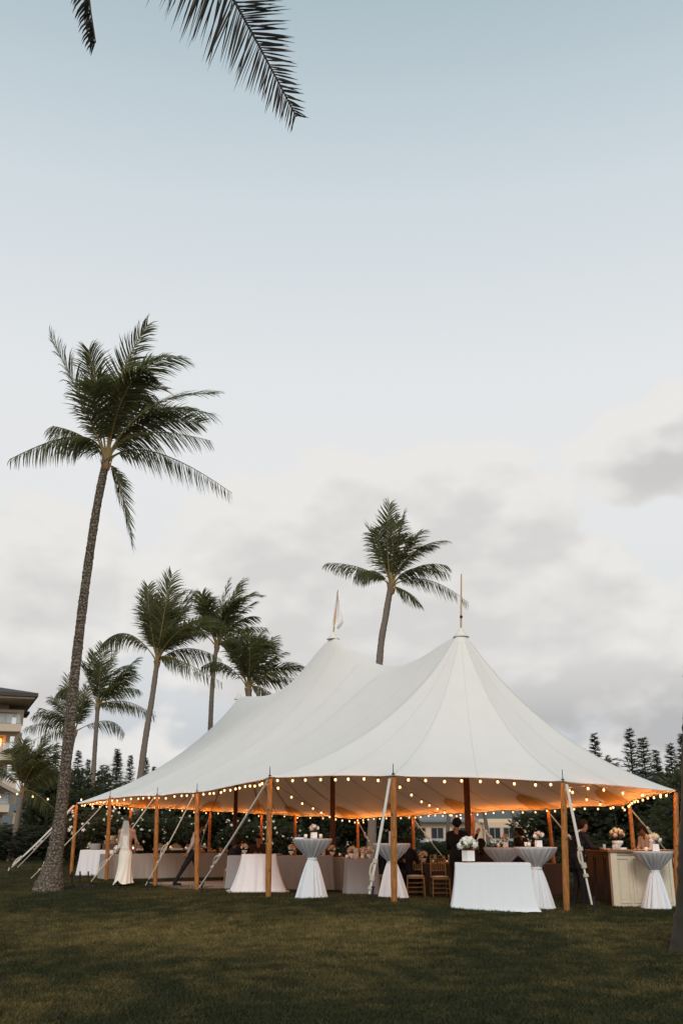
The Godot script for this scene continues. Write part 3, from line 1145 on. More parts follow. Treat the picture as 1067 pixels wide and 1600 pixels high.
func palms() -> void:
	palm("tall leaning palm with spotted lichen trunk at the left front of the tent", P(-7.36, 26.7, -0.05), [P(-7.36, 26.7, -0.1), Vector3(-7.27, 1.1, -26.8), Vector3(-7.24, 2.23, -26.9), Vector3(-7.22, 5.05, -27.0), Vector3(-7.13, 7.69, -27.0), Vector3(-6.98, 10.11, -27.0), Vector3(-6.80, 11.7, -27.0)],
		BIG, 145.0, 0.74, 0.165, 0.112, 0.29, 80, M.lichen_bark, 3, 0.040, 6)
	palm("palm standing alone behind the tent between its two front peaks", P(1.3, 48.0), [P(1.3, 48.0, -0.1), Vector3(1.8, 8.81, -48), Vector3(2.18, 11.54, -48), Vector3(2.45, 13.0, -48)], MID, 121.0, 0.80, 0.22, 0.15, 0.1, 56, M.bark, 4, 0.055, 3)
	palm("palm with one long frond reaching left, rising over the left tent roof", P(-10.0, 50.0), [P(-10.0, 50.0, -0.1), Vector3(-9.69, 4.96, -50), Vector3(-9.41, 7.75, -50), Vector3(-9.26, 9.6, -50)], THIN, 66.0, 0.86, 0.20, 0.125, 0.1, 58, M.bark, 5, 0.06)
	palm("bushy palm behind the tent just right of the palm with the long frond", P(-7.7, 60.0), [P(-7.7, 60.0, -0.1), Vector3(-7.75, 8.25, -60), Vector3(-7.66, 11.0, -60), Vector3(-7.55, 12.1, -60)], turned(THIN, 0.95, 0.85, 8), 58.0, 0.9, 0.19, 0.125, 0.1, 52, M.bark, 6, 0.07)
	palm("low bushy palm crown showing just above the rear tent peak", P(-4.97, 55.0), [P(-4.97, 55.0, -0.1), Vector3(-4.95, 6.3, -55), Vector3(-5.1, 8.9, -55)], turned(THIN, 1.0, 0.8, 12), 66.0, 0.8, 0.22, 0.15, 0.1, 40, M.bark, 7, 0.07, 8)
	palm("palm with drooping windblown crown between leaning trunk and tent roof", P(-14.37, 60.0), [P(-14.37, 60.0, -0.1), Vector3(-14.47, 4.92, -60), Vector3(-14.5, 8.5, -60)], turned(THIN, 0.95, 0.75, 15), 60.0, 0.85, 0.17, 0.12, 0.1, 46, M.bark, 8, 0.06, 1)
	palm("palm half hidden behind the spotted leaning trunk", P(-17.42, 66.0), [P(-17.42, 66.0, -0.1), Vector3(-17.52, 5.26, -66), Vector3(-17.30, 7.6, -66)], turned(THIN, -0.95, 0.65, 19), 58.0, 0.8, 0.17, 0.12, 0.1, 40, M.bark, 9, 0.06, 0)
	palm("small dark palm before the apartment building on the left", P(-16.3, 52.0), [P(-16.3, 52.0, -0.1), Vector3(-16.13, 2.2, -52), Vector3(-16.02, 3.3, -52)], turned(THIN, 1.0, 0.8, 23), 80.0, 0.7, 0.17, 0.12, 0.08, 40, M.bark, 10, 0.06)
	# slim palms between the tent and the far hotel
	var slim := [[3.2, 62.0, 3.6, 4.6], [4.9, 70.0, 4.7, 5.2], [6.6, 66.0, 7.0, 4.8], [8.0, 74.0, 8.3, 5.0], [9.6, 68.0, 9.0, 5.2], [12.3, 72.0, 11.7, 4.9], [13.2, 62.0, 13.4, 5.6], [15.6, 64.0, 16.1, 5.2], [5.8, 84.0, 5.9, 5.0]]
	var says := ["slim palm behind the tent at the left corner of the far hotel", "second slim palm before the far hotel, left of its awning roof", "slim palm before the far hotel's first dark window", "slim palm rising from the far hotel's awning roof", "slim palm left of the standing man in black, before the hotel", "slim leaning palm right of the standing man in black", "slim palm with ragged crown at the right end of the hotel", "slim palm between the hotel and the hedge on the right", "thin distant palm close to the far hotel wall"]
	for i in slim.size():
		var q: Array = slim[i]
		var foot := P(q[0], q[1])
		palm(says[i], foot, [foot - Vector3(0, 0.1, 0), foot.lerp(Vector3(q[2], q[3] - 1.0, -q[1]), 0.5) + Vector3(0.12 * sin(i * 2.0), 0, 0), Vector3(q[2], q[3] - 1.0, -q[1])], turned(THIN, 0.8, 0.6, 40 + i), 105.0, 0.6, 0.15, 0.1, 0.06, 26, M.bark, 20 + i, 0.08, 2)
	# the palm overhead, its trunk to the left of the frame
	var o := thing("palm_tree", "dark palm overhead whose frond tips hang in at the top left", "palm tree", P(-5.2, 6.4), 0.0, "")
	var at := o.position
	trunk(o, [Vector3(0, -0.1, 0), Vector3(-4.5, 3.8, -6.4) - at, Vector3(-3.5, 7.0, -6.4) - at, Vector3(-2.7, 8.7, -6.5) - at, Vector3(-1.9, 9.75, -6.5) - at], 0.2, 0.13, 0.1, M.bark)
	var top := Vector3(-1.86, 9.85, -6.5) - at
	crown_heart(o, top, 0.85, M.palm_dark)
	var old := wind
	wind = Vector3(0.12, 0, 0.1)
	frond(o, top, Vector3(-1.25, 9.05, -6.8) - at, Vector3(-0.38, 7.24, -7.0) - at, 0.60, 130, 0.06, 0.35, 901, M.palm_dark, 0.021, 0.12, 0.04, 0.15, Vector3(0.05, -0.6, 0.8))
	frond(o, top, Vector3(-1.6, 9.0, -6.1) - at, Vector3(-0.98, 8.12, -6.0) - at, 0.5, 60, 2.2, 0.3, 902, M.palm_dark, 0.014, 0.12, 0.5, 0.2)
	frond(o, top, Vector3(-2.3, 9.1, -6.3) - at, Vector3(-1.89, 7.27, -6.2) - at, 0.22, 90, 1.6, 0.3, 903, M.palm_dark, 0.022, 0.2, 0.1, 0.1)
	frond(o, top, Vector3(-2.5, 9.2, -6.3) - at, Vector3(-2.09, 7.86, -6.2) - at, 0.2, 60, 1.6, 0.3, 904, M.palm_dark, 0.024, 0.2, 0.1, 0.1)
	for i in 6:
		var a := 0.5 + i * 0.48
		var dirv := Vector3(cos(a), 0.5, sin(a) * 0.8)
		frond(o, top, top + dirv * 2.2 + Vector3(0, 0.8, 0), top + Vector3(cos(a) * 3.6, 1.2 - 0.3 * (i % 3), sin(a) * 3.2), 0.62, 40, 0.6, 0.2, 910 + i, M.palm_dark, 0.045)
	wind = old
	# the dark trunk at the right edge, its crown above and outside the frame
	o = thing("palm_tree", "dark bare palm trunk at the right edge, shade painted into its colour", "palm tree", P(4.46, 13.7), 0.0, "")
	at = o.position
	trunk(o, [Vector3(0, -0.15, 0), Vector3(4.53, 0.9, -13.7) - at, Vector3(4.65, 1.87, -13.7) - at, Vector3(4.91, 4.0, -13.7) - at, Vector3(5.34, 6.86, -13.7) - at, Vector3(6.9, 12.2, -13.7) - at], 0.16, 0.13, 0.2, M.palm_dark)  # near-black instead of bark colour, painting in the shade on this trunk
	top = Vector3(6.9, 12.3, -13.7) - at
	crown_heart(o, top, 1.0, M.crown_fibre)
	for i in 9:
		var a := -1.3 + i * 0.36
		frond(o, top, top + Vector3(cos(a) * 1.7, 1.8, sin(a) * 1.7), top + Vector3(cos(a) * 3.6 + 0.6, 0.6 - 0.4 * (i % 3), sin(a) * 3.4), 0.65, 40, 0.7, 0.2, 950 + i, M.palm_leaf, 0.05)

# ------------------------------------------------------------------ pines, hedge trees, shrubs
func pine_mesh(sd: int) -> MB:
	var r := RandomNumberGenerator.new()
	r.seed = sd
	var mb := MB.new()
	var y := 0.10
	while y < 0.985:
		var reach := 0.165 * pow(1.0 - y, 0.95) * r.randf_range(0.78, 1.1) + 0.006
		var arms := r.randi_range(5, 7)
		var a0 := r.randf() * TAU
		for k in arms:
			var a := a0 + TAU * k / arms + r.randf_range(-0.2, 0.2)
			var out := Vector3(cos(a), 0, sin(a))
			var side := Vector3(-out.z, 0, out.x)
			var len := reach * r.randf_range(0.65, 1.1)
			var rise := r.randf_range(0.05, 0.45)
			var dy := r.randf_range(-0.016, 0.016)
			for s in 9:
				var f := (s + 0.6) / 9.0
				var p := Vector3(0, y + dy, 0) + out * len * f + Vector3(0, len * rise * f * f, 0)
				for q in 2:
					var dirv := (out * r.randf_range(0.3, 1.0) + side * r.randf_range(-1.0, 1.0) + Vector3(0, r.randf_range(-0.25, 0.5), 0)).normalized()
					var w := dirv.cross(Vector3(r.randf_range(-0.5, 0.5), 1, r.randf_range(-0.5, 0.5))).normalized() * 0.0042
					var l := r.randf_range(0.012, 0.030)
					var k0 := mb.v.size()
					mb.add(p - w)
					mb.add(p + w)
					mb.add(p + dirv * l + w * 0.2)
					mb.add(p + dirv * l - w * 0.2)
					mb.tri(k0, k0 + 1, k0 + 2)
					mb.tri(k0, k0 + 2, k0 + 3)
		y += 0.020 + 0.008 * (1.0 - y)
	return mb

func pines() -> void:
	var protos: Array[Node3D] = []
	var trunk_mb := MB.new()
	trunk_mb.stick(Vector3.ZERO, Vector3(0, 0.99, 0), 0.012, 0.002, 7)
	var tm := trunk_mb.mesh()
	var meshes: Array[ArrayMesh] = []
	for i in 4:
		meshes.append(pine_mesh(60 + i).mesh())
	var right := [[27.3, 110.0, 11.5, "lone narrow pine above the roof slope right of the near peak"], [31.7, 112.0, 12.1, "tallest pine right of the tent roof, sparse with gaps"], [31.9, 108.0, 10.9, "dense pine standing close against the tallest sparse pine"], [34.4, 112.0, 9.9, "short pine between the tall pair and the right edge trio"], [35.4, 110.0, 10.4, "pine second from the right edge with pointed tip"], [37.4, 112.0, 11.6, "pine at the right edge beside the dark trunk"], [29.6, 116.0, 8.7, "small pine tip peeping over the roof slope before the tall pair"], [36.4, 118.0, 8.6, "low pine behind the pines at the right edge"]]
	var left := [[-33.5, 120.0, 10.2, "pine seen just right of the apartment building"], [-32.1, 125.0, 10.7, "pine close left of the leaning spotted trunk"], [-30.1, 122.0, 9.5, "pine close right of the leaning spotted trunk"], [-28.9, 124.0, 9.0, "short pine left of the drooping palm's trunk"], [-27.4, 120.0, 8.7, "pine directly behind the drooping palm's trunk"], [-26.75, 122.0, 10.7, "tallest pine in the left row, right of the drooping palm's trunk"], [-25.7, 118.0, 10.0, "pine right beside the tallest of the left row"], [-24.9, 121.0, 9.9, "pine left of the trunk of the palm with the long frond"], [-24.0, 126.0, 10.0, "pine right of the trunk of the palm with the long frond"], [-37.0, 125.0, 9.4, "pine behind the small dark palm on the left"], [-22.6, 124.0, 8.8, "last pine of the left row, cut by the tent roof"], [-35.4, 118.0, 8.3, "low pine between apartment building and its neighbour pine"]]
	var k := 0
	for q in right + left:
		var foot := P(q[0], q[1])
		var o := thing("pine_tree", q[3], "pine tree", foot, k * 1.3, "pines on the skyline")
		var h: float = q[2] - foot.y
		var c := part(o, "crown", meshes[k % 4], M.pine_needles)
		c.scale = Vector3(h * (1.25 + 0.4 * ((k * 7) % 5) / 4.0), h, h * 1.35)
		var tr := part(o, "trunk", tm, M.pine_trunk)
		tr.scale = Vector3(h, h, h)
		k += 1

func leaf_cloud(sd: int, n: int, lumps: int, size: float, droop := 0.2) -> MB:
	# leaves through the shells of several overlapping lumps in a unit crown (1 wide, 1 high, foot at 0)
	var r := RandomNumberGenerator.new()
	r.seed = sd
	var mb := MB.new()
	var cs: Array = []
	for i in lumps:
		var y := r.randf_range(0.12, 0.86)
		var w := 0.36 * sqrt(maxf(0.05, 1.0 - pow((y - 0.42) * 1.5, 2.0)))
		var a := r.randf() * TAU
		cs.append([Vector3(cos(a) * w * r.randf_range(0.3, 1.0), y, sin(a) * w * r.randf_range(0.3, 1.0)), r.randf_range(0.12, 0.21)])
	for i in n:
		var c: Array = cs[i % lumps]
		var dirv := Vector3(r.randfn(), r.randfn(), r.randfn()).normalized()
		var p: Vector3 = c[0] + dirv * c[1] * pow(r.randf(), 0.3) * Vector3(1, 0.85, 1)
		if p.y < 0.0:
			p.y = r.randf() * 0.1
		var out := (dirv + Vector3(r.randfn(), r.randfn(), r.randfn()) * 0.7 - Vector3(0, droop, 0)).normalized()
		var w := out.cross(Vector3(r.randfn(), r.randfn(), r.randfn())).normalized()
		var l := size * r.randf_range(0.6, 1.3)
		var k := mb.v.size()
		mb.add(p)
		mb.add(p + out * l * 0.5 + w * l * 0.28)
		mb.add(p + out * l)
		mb.add(p + out * l * 0.5 - w * l * 0.28)
		mb.tri(k, k + 1, k + 2)
		mb.tri(k, k + 2, k + 3)
	return mb

func hedges() -> void:
	var clouds: Array[ArrayMesh] = []
	for i in 4:
		clouds.append(leaf_cloud(200 + i, 5200, 26, 0.062).mesh())
	var stem := MB.new()
	for i in 5:
		var a := TAU * i / 5.0
		stem.stick(Vector3(cos(a) * 0.02, 0, sin(a) * 0.02), Vector3(cos(a) * 0.2, 0.62, sin(a) * 0.2), 0.022, 0.008, 6)
	var sm := stem.mesh()
	# x, d, width, height, leaf kind, label
	var rows := [
		[-17.3, 62.5, 3.6, 5.6, 0, "dark tree between apartment building and the leaning spotted trunk"], [-15.6, 60.0, 4.6, 5.0, 0, "dark tree directly behind the leaning spotted trunk"],
		[-12.4, 53.0, 4.6, 4.0, 0, "dark hedge tree behind the white flowering bush"], [-9.2, 54.0, 4.8, 4.2, 1, "hedge tree behind the bride"], [-6.2, 53.0, 4.6, 4.2, 0, "hedge tree behind the chafing dishes"], [-3.2, 52.5, 4.6, 4.1, 1, "leafy hedge tree behind the draped serving table"], [-0.4, 53.0, 4.6, 4.2, 0, "hedge tree behind the cocktail table with pink flowers"], [2.0, 52.0, 3.8, 3.9, 0, "hedge tree at the left end of the far hotel"],
		[13.6, 51.0, 5.0, 4.8, 0, "dark hedge tree right of the far hotel"], [16.6, 49.0, 5.2, 5.2, 1, "leafy hedge tree behind the man at the bar"], [15.4, 43.0, 5.0, 4.7, 2, "olive leafed hedge tree behind the bar flowers"], [18.6, 44.0, 5.4, 5.6, 0, "dark hedge tree behind the bartender"], [15.9, 38.5, 4.6, 4.5, 1, "hedge tree behind the right front tent pole"], [19.6, 50.0, 6.0, 7.0, 1, "tall dark tree over the right tent corner"], [11.0, 52.5, 4.4, 3.6, 0, "hedge tree behind the dark standing figure"], [23.0, 52.0, 6.0, 7.6, 0, "tall dark tree at the right edge"], [13.0, 37.8, 3.6, 3.3, 0, "low hedge tree at the back right tent pole"]]
	for k in rows.size():
		var q: Array = rows[k]
		var o := thing("hedge_tree", q[5], "tree", P(q[0], q[1], -0.1), k * 2.1, "dark trees and hedge round the lawn")
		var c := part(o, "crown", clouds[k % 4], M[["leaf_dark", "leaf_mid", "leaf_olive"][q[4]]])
		c.scale = Vector3(q[2] * 1.25, q[3], q[2] * 1.25)
		var s := part(o, "trunk", sm, M.pine_trunk)
		s.scale = Vector3(q[2], q[3], q[2])
	# low clipped hedges and ground planting
	var low := [[-19.5, 56.0, 6.0, 1.6, 0, "low dark hedge below the stone wall on the left"], [-15.5, 52.0, 5.0, 1.7, 0, "low dark hedge left of the staff member in black"], [-23.5, 57.0, 6.0, 1.5, 1, "low hedge behind the parked utility cart"], [5.4, 54.5, 3.6, 1.5, 0, "low planting before the far hotel on its left"], [8.4, 55.5, 3.8, 1.4, 1, "low planting before the middle of the far hotel"], [-8.4, 50.0, 3.4, 1.5, 0, "low planting behind the buffet table"], [-2.0, 50.0, 3.6, 1.6, 0, "low planting behind the long grey serving table"], [11.5, 49.0, 3.4, 1.7, 1, "low planting behind the seated guests on the right"]]
	for k in low.size():
		var q: Array = low[k]
		var o := thing("low_hedge", q[5], "hedge", P(q[0], q[1], -0.1), 0.0, "low planting at the edge of the lawn")
		var c := part(o, "foliage", clouds[(k + 1) % 4], M[["leaf_dark", "leaf_mid", "leaf_olive"][q[4]]])
		c.scale = Vector3(q[2] * 1.3, q[3] * 1.1, 2.4)
	# bushes in white flower
	var bl := MB.new()
	for i in 5:
		var a := TAU * i / 5.0
		bl.face(Vector3.ZERO, Vector3(cos(a - 0.5), 0.25, sin(a - 0.5)) * 0.06, Vector3(cos(a), 0.2, sin(a)) * 0.13, Vector3(cos(a + 0.5), 0.25, sin(a + 0.5)) * 0.06)
	bl.ball(Vector3(0, 0.03, 0), Vector3(0.05, 0.04, 0.05), 8)
	var bm := bl.mesh()
	var r := RandomNumberGenerator.new()
	r.seed = 41
	for q in [[-10.9, 45.8, 3.2, 2.6, 46, "bush in white flower beside the left tent corner pole", 1.0], [-9.3, 47.6, 2.6, 2.5, 26, "bush in white flower behind the small white table", 1.0], [-4.6, 49.0, 2.2, 2.2, 22, "bush with pale blossoms behind the server", 0.9], [-2.9, 49.4, 2.2, 2.2, 26, "bush with pale blossoms left of the draped table", 0.9], [-7.4, 48.4, 2.2, 2.3, 16, "bush with few pale blossoms right of the bride", 0.9]]:
		var o := thing("flowering_bush", q[5], "bush", P(q[0], q[1], -0.1), 0.0, "bushes in white flower")
		var c := part(o, "foliage", clouds[int(q[4]) % 4], M.leaf_mid)
		c.scale = Vector3(q[2] * 1.25, q[3], q[2] * 1.1)
		for i in int(q[4]):
			var b := part(o, "blossom", bm, M.petal_white if i % 4 else M.petal_cream)
			var a := r.randf_range(-0.2, PI + 0.2)
			var y := r.randf_range(0.3, 0.95)
			var w: float = q[2] * 0.5 * sqrt(maxf(0.1, 1.0 - pow((y - 0.45) * 1.6, 2.0)))
			b.position = Vector3(cos(a) * w, y * q[3], sin(a) * w * 0.9 + 0.1)
			b.rotation = Vector3(r.randf_range(0.4, 1.4), r.randf_range(-0.8, 0.8), 0)
			b.scale = Vector3.ONE * r.randf_range(0.4, 0.85) * q[6]

# ------------------------------------------------------------------ buildings
func slab(o: Node3D, called: String, lo: Vector3, hi: Vector3, m: Material) -> MeshInstance3D:
	var mb := MB.new()
	mb.box(lo, hi)
	return part(o, called, mb, m)

func hip_roof(lo: Vector3, hi: Vector3, rise: float, thick := 0.35) -> MB:
	var mb := MB.new()
	mb.box(Vector3(lo.x, lo.y, lo.z), Vector3(hi.x, lo.y + thick, hi.z))
	var inset := minf(hi.x - lo.x, hi.z - lo.z) * 0.5
	var y := lo.y + thick + 0.004
	var a := Vector3(lo.x, y, hi.z)
	var b := Vector3(hi.x, y, hi.z)
	var c := Vector3(hi.x, y, lo.z)
	var d := Vector3(lo.x, y, lo.z)
	var e := Vector3(lo.x + inset, y + rise, (lo.z + hi.z) / 2)
	var f := Vector3(hi.x - inset, y + rise, (lo.z + hi.z) / 2)
	mb.face(a, b, f, e)
	mb.face(c, d, e, f)
	mb.face(b, c, f, f)
	mb.face(d, a, e, e)
	return mb

func railing(o: Node3D, x0: float, x1: float, y: float, z: float) -> void:
	var glass := slab(o, "balcony_glass", Vector3(x0, y + 0.06, z - 0.02), Vector3(x1, y + 0.98, z + 0.02), M.glass)
	var mb := MB.new()
	mb.box(Vector3(x0, y + 0.99, z - 0.05), Vector3(x1, y + 1.06, z + 0.05))
	var k := x0
	while k <= x1 + 0.01:
		mb.box(Vector3(k - 0.03, y, z - 0.035), Vector3(k + 0.03, y + 0.985, z + 0.035))
		k += (x1 - x0) / maxf(1.0, roundf((x1 - x0) / 1.6))
	part(glass, "rail", mb, M.soffit)

func apartment() -> void:
	var o := thing("apartment_building", "pale apartment building with overhanging roof and glass balconies at left edge", "building", P(-34.7, 105.0), 0.37)
	# its right end, towards the lawn; floors at these heights
	var fl := [1.0, 3.9, 6.2, 8.95, 11.85]
	slab(o, "wall", Vector3(-16, -0.5, -14), Vector3(0.2, 14.2, -2.4), M.stucco)
	for f in 5:
		var y: float = fl[f]
		var top: float = fl[f + 1] if f < 4 else 14.2
		if f > 0:
			slab(o, "balcony_slab", Vector3(-15.9, y - 0.75, -2.39), Vector3(1.45 if f > 1 else 1.0, y, 1.2), M.stucco_cream)
			railing(o, -15.7, 1.3 if f > 1 else 0.9, y, 1.1)
		slab(o, "pillar", Vector3(0.14, y + 0.003, -1.4), Vector3(0.55, top - 0.755, -0.8), M.stucco)
		slab(o, "pillar", Vector3(1.02 + (0.5 if f < 1 else 0.0), y + 0.003, -1.3), Vector3(1.66 + (0.5 if f < 1 else 0.0), top - 0.755, -0.4), M.stucco_cream)
		slab(o, "lintel", Vector3(-15.9, top - 1.05, -1.5), Vector3(1.68, top - 0.758, -0.35), M.stucco_cream)
		var door := slab(o, "door", Vector3(-3.0, y + 0.02, -2.39), Vector3(-0.85, minf(y + 2.0, top - 0.8), -2.3), M.dark_room)
		for x in [-6.4, -9.8, -13.2]:
			slab(o, "door", Vector3(x - 1.1, y + 0.02, -2.39), Vector3(x + 1.1, minf(y + 2.0, top - 0.8), -2.3), M.dark_room)
			slab(o, "pillar", Vector3(x + 1.55, y + 0.003, -1.4), Vector3(x + 1.95, top - 0.755, -0.8), M.stucco)
		slab(door, "door_frame", Vector3(-1.95, y + 0.02, -2.29), Vector3(-1.85, minf(y + 2.0, top - 0.8), -2.25), M.soffit)
	# gabled awning over the second floor
	var mb := MB.new()
	mb.face(Vector3(-4.0, 8.0, 1.3), Vector3(1.9, 5.0, 1.3), Vector3(1.9, 5.0, 3.0), Vector3(-4.0, 8.0, 3.0))
	mb.face(Vector3(-4.0, 7.6, 3.0), Vector3(1.9, 4.6, 3.0), Vector3(1.9, 5.0, 3.0), Vector3(-4.0, 8.0, 3.0))
	mb.face(Vector3(-4.0, 7.6, 1.3), Vector3(-4.0, 7.6, 3.0), Vector3(1.9, 4.6, 3.0), Vector3(1.9, 4.6, 1.3))
	part(o, "awning_roof", mb, M.soffit)
	part(o, "roof", hip_roof(Vector3(-17.5, 14.42, -15.5), Vector3(2.65, 14.42, 3.6), 2.3), M.roof_tile)
	slab(o, "soffit", Vector3(-17.2, 14.22, -15.2), Vector3(2.35, 14.4, 3.3), M.stucco_cream)
	part(o, "roof", hip_roof(Vector3(0.3, 13.3, -7.0), Vector3(2.4, 13.3, -2.6), 0.4, 0.25), M.roof_tile)
	# lit wall lamp
	mb = MB.new()
	mb.lathe(Vector3(-0.35, fl[3] + 1.25, -2.2), [Vector2(0, -0.4), Vector2(0.14, -0.4), Vector2(0.15, 0.4), Vector2(0, 0.4)], 8)
	var lamp := part(o, "wall_lamp", mb, M.candle)
	var l := OmniLight3D.new()
	l.name = "lamp_light"
	l.position = Vector3(-0.35, fl[3] + 1.25, -1.9)
	l.light_color = Color(1, 0.66, 0.32)
	l.light_energy = 0.9
	l.light_size = 0.12
	l.omni_range = 20
	l.omni_attenuation = 2.0
	l.shadow_enabled = true
	lamp.add_child(l, true)
	# stone wall of the terrace in front
	var w := thing("stone_wall", "low rough stone wall in front of the apartment building", "wall", P(-24.0, 66.0))
	mb = MB.new()
	mb.box(Vector3(-14, -0.4, -0.4), Vector3(7.0, 1.75, 0.4))
	part(w, "masonry", mb, M.stone)
	mb = MB.new()
	for i in 30:
		mb.box(Vector3(-14 + i * 0.7 + 0.01, 1.753, -0.46), Vector3(-14 + i * 0.7 + 0.66, 1.87 + 0.05 * sin(i * 3.1), 0.46))
	part(w, "coping", mb, M.stone)

func hotel() -> void:
	var o := thing("hotel_building", "far cream hotel with dark balconies seen through the back of the tent", "building", Vector3(-5.4, -3.9, -165))
	slab(o, "wall", Vector3(0, 0, -12), Vector3(35.6, 6.45, 0), M.hotel_wall)
	slab(o, "cornice", Vector3(-0.5, 6.46, -12.5), Vector3(13.0, 6.9, 0.6), M.roof_grey)
	part(o, "roof", hip_roof(Vector3(12.5, 6.47, -13), Vector3(26.5, 6.47, 1.2), 1.3, 0.3), M.roof_grey)
	slab(o, "cornice", Vector3(27.0, 6.46, -12.5), Vector3(36.2, 7.0, 0.6), M.hotel_wall)
	slab(o, "corner_tower", Vector3(27.6, 0, 0.003), Vector3(33.0, 6.45, 2.4), M.hotel_wall)
	slab(o, "corner_tower", Vector3(0.6, 0, 0.003), Vector3(8.2, 6.1, 1.6), M.hotel_wall)
	# windows, loggias
	for q in [[2.0, 3.6, 3.0, 5.2, 1.6], [4.6, 6.2, 3.0, 5.2, 1.6], [12.8, 15.2, 3.5, 5.6, 0.0], [16.4, 18.6, 3.5, 5.6, 0.0], [19.6, 21.4, 3.5, 5.6, 0.0], [23.0, 25.0, 3.5, 5.6, 0.0], [28.4, 30.0, 3.6, 5.6, 2.4], [30.6, 32.2, 3.6, 5.6, 2.4], [10.6, 12.2, 0.4, 2.2, 0.0], [14.0, 16.6, 0.4, 2.2, 0.0], [19.0, 22.0, 0.4, 2.2, 0.0], [23.6, 26.6, 0.4, 2.2, 0.0], [29.0, 31.8, 0.4, 2.4, 2.4]]:
		var z: float = q[4]
		var f := slab(o, "window", Vector3(q[0], q[2], z + 0.002), Vector3(q[1], q[3], z + 0.03), M.window_glass)
		var mb := MB.new()
		mb.box(Vector3(q[0] - 0.14, q[2] - 0.14, z + 0.004), Vector3(q[0], q[3] + 0.14, z + 0.12))
		mb.box(Vector3(q[1], q[2] - 0.14, z + 0.004), Vector3(q[1] + 0.14, q[3] + 0.14, z + 0.12))
		mb.box(Vector3(q[0], q[3], z + 0.004), Vector3(q[1], q[3] + 0.14, z + 0.12))
		mb.box(Vector3((q[0] + q[1]) / 2 - 0.05, q[2], z + 0.032), Vector3((q[0] + q[1]) / 2 + 0.05, q[3], z + 0.08))
		part(f, "frame", mb, M.soffit)
	for q in [[12.2, 26.0, 3.0], [27.7, 32.9, 3.0]]:
		slab(o, "balcony_slab", Vector3(q[0], q[2] - 0.35, 0.3 if q[0] < 20 else 2.42), Vector3(q[1], q[2], 1.5 if q[0] < 20 else 3.4), M.hotel_wall)
		railing(o, q[0] + 0.1, q[1] - 0.1, q[2], 1.4 if q[0] < 20 else 3.3)
	for k in 6:
		slab(o, "pillar", Vector3(12.3 + k * 2.7, 0, 1.0), Vector3(12.75 + k * 2.7, 2.64, 1.45), M.hotel_wall)
	var mb := MB.new()
	mb.face(Vector3(10.5, 2.3, 5.0), Vector3(26.5, 2.3, 5.0), Vector3(26.5, 3.5, 1.6), Vector3(10.5, 3.5, 1.6))
	mb.face(Vector3(10.5, 2.05, 5.0), Vector3(26.5, 2.05, 5.0), Vector3(26.5, 2.3, 5.0), Vector3(10.5, 2.3, 5.0))
	part(o, "awning_roof", mb, M.roof_grey)

func cart() -> void:
	var o := thing("utility_cart", "small dark utility cart with pale windscreen parked at left edge", "cart", P(-18.4, 50.5), 0.25)
	var mb := MB.new()
	mb.box(Vector3(-1.2, 0.32, -0.6), Vector3(1.15, 0.62, 0.6))
	mb.box(Vector3(0.35, 0.621, -0.58), Vector3(1.1, 0.92, 0.58))
	mb.box(Vector3(-1.2, 0.621, -0.6), Vector3(-0.35, 1.0, 0.6))
	part(o, "body", mb, M.cart_paint)
	mb = MB.new()
	mb.box(Vector3(-0.95, 1.78, -0.62), Vector3(0.45, 1.84, 0.62))
	for q in [[-0.9, -0.56], [-0.9, 0.56], [0.35, -0.56], [0.35, 0.56]]:
		mb.stick(Vector3(q[0], 0.9, q[1]), Vector3(q[0], 1.78, q[1]), 0.02, 0.02, 6)
	part(o, "roof", mb, M.cart_paint)
	mb = MB.new()
	mb.face(Vector3(0.42, 0.94, 0.54), Vector3(0.42, 0.94, -0.54), Vector3(0.3, 1.7, -0.54), Vector3(0.3, 1.7, 0.54))
	part(o, "windscreen", mb, M.glass)
	mb = MB.new()
	mb.box(Vector3(-0.34, 0.63, -0.5), Vector3(0.1, 0.8, 0.5))
	part(o, "seat", mb, M.cushion)
	for q in [[-0.75, -0.6], [-0.75, 0.6], [0.78, -0.6], [0.78, 0.6]]:
		mb = MB.new()
		mb.lathe(Vector3.ZERO, [Vector2(0.15, -0.09), Vector2(0.26, -0.1), Vector2(0.28, -0.05), Vector2(0.28, 0.05), Vector2(0.26, 0.1), Vector2(0.15, 0.09)], 18)
		var w := part(o, "wheel", mb, M.tyre)
		w.position = Vector3(q[0], 0.27, q[1])
		w.rotation = Vector3(PI / 2, 0, 0)
		mb = MB.new()
		mb.lathe(Vector3.ZERO, [Vector2(0, -0.08), Vector2(0.15, -0.07), Vector2(0.15, 0.07), Vector2(0, 0.08)], 14)
		part(w, "hub", mb, M.silver)

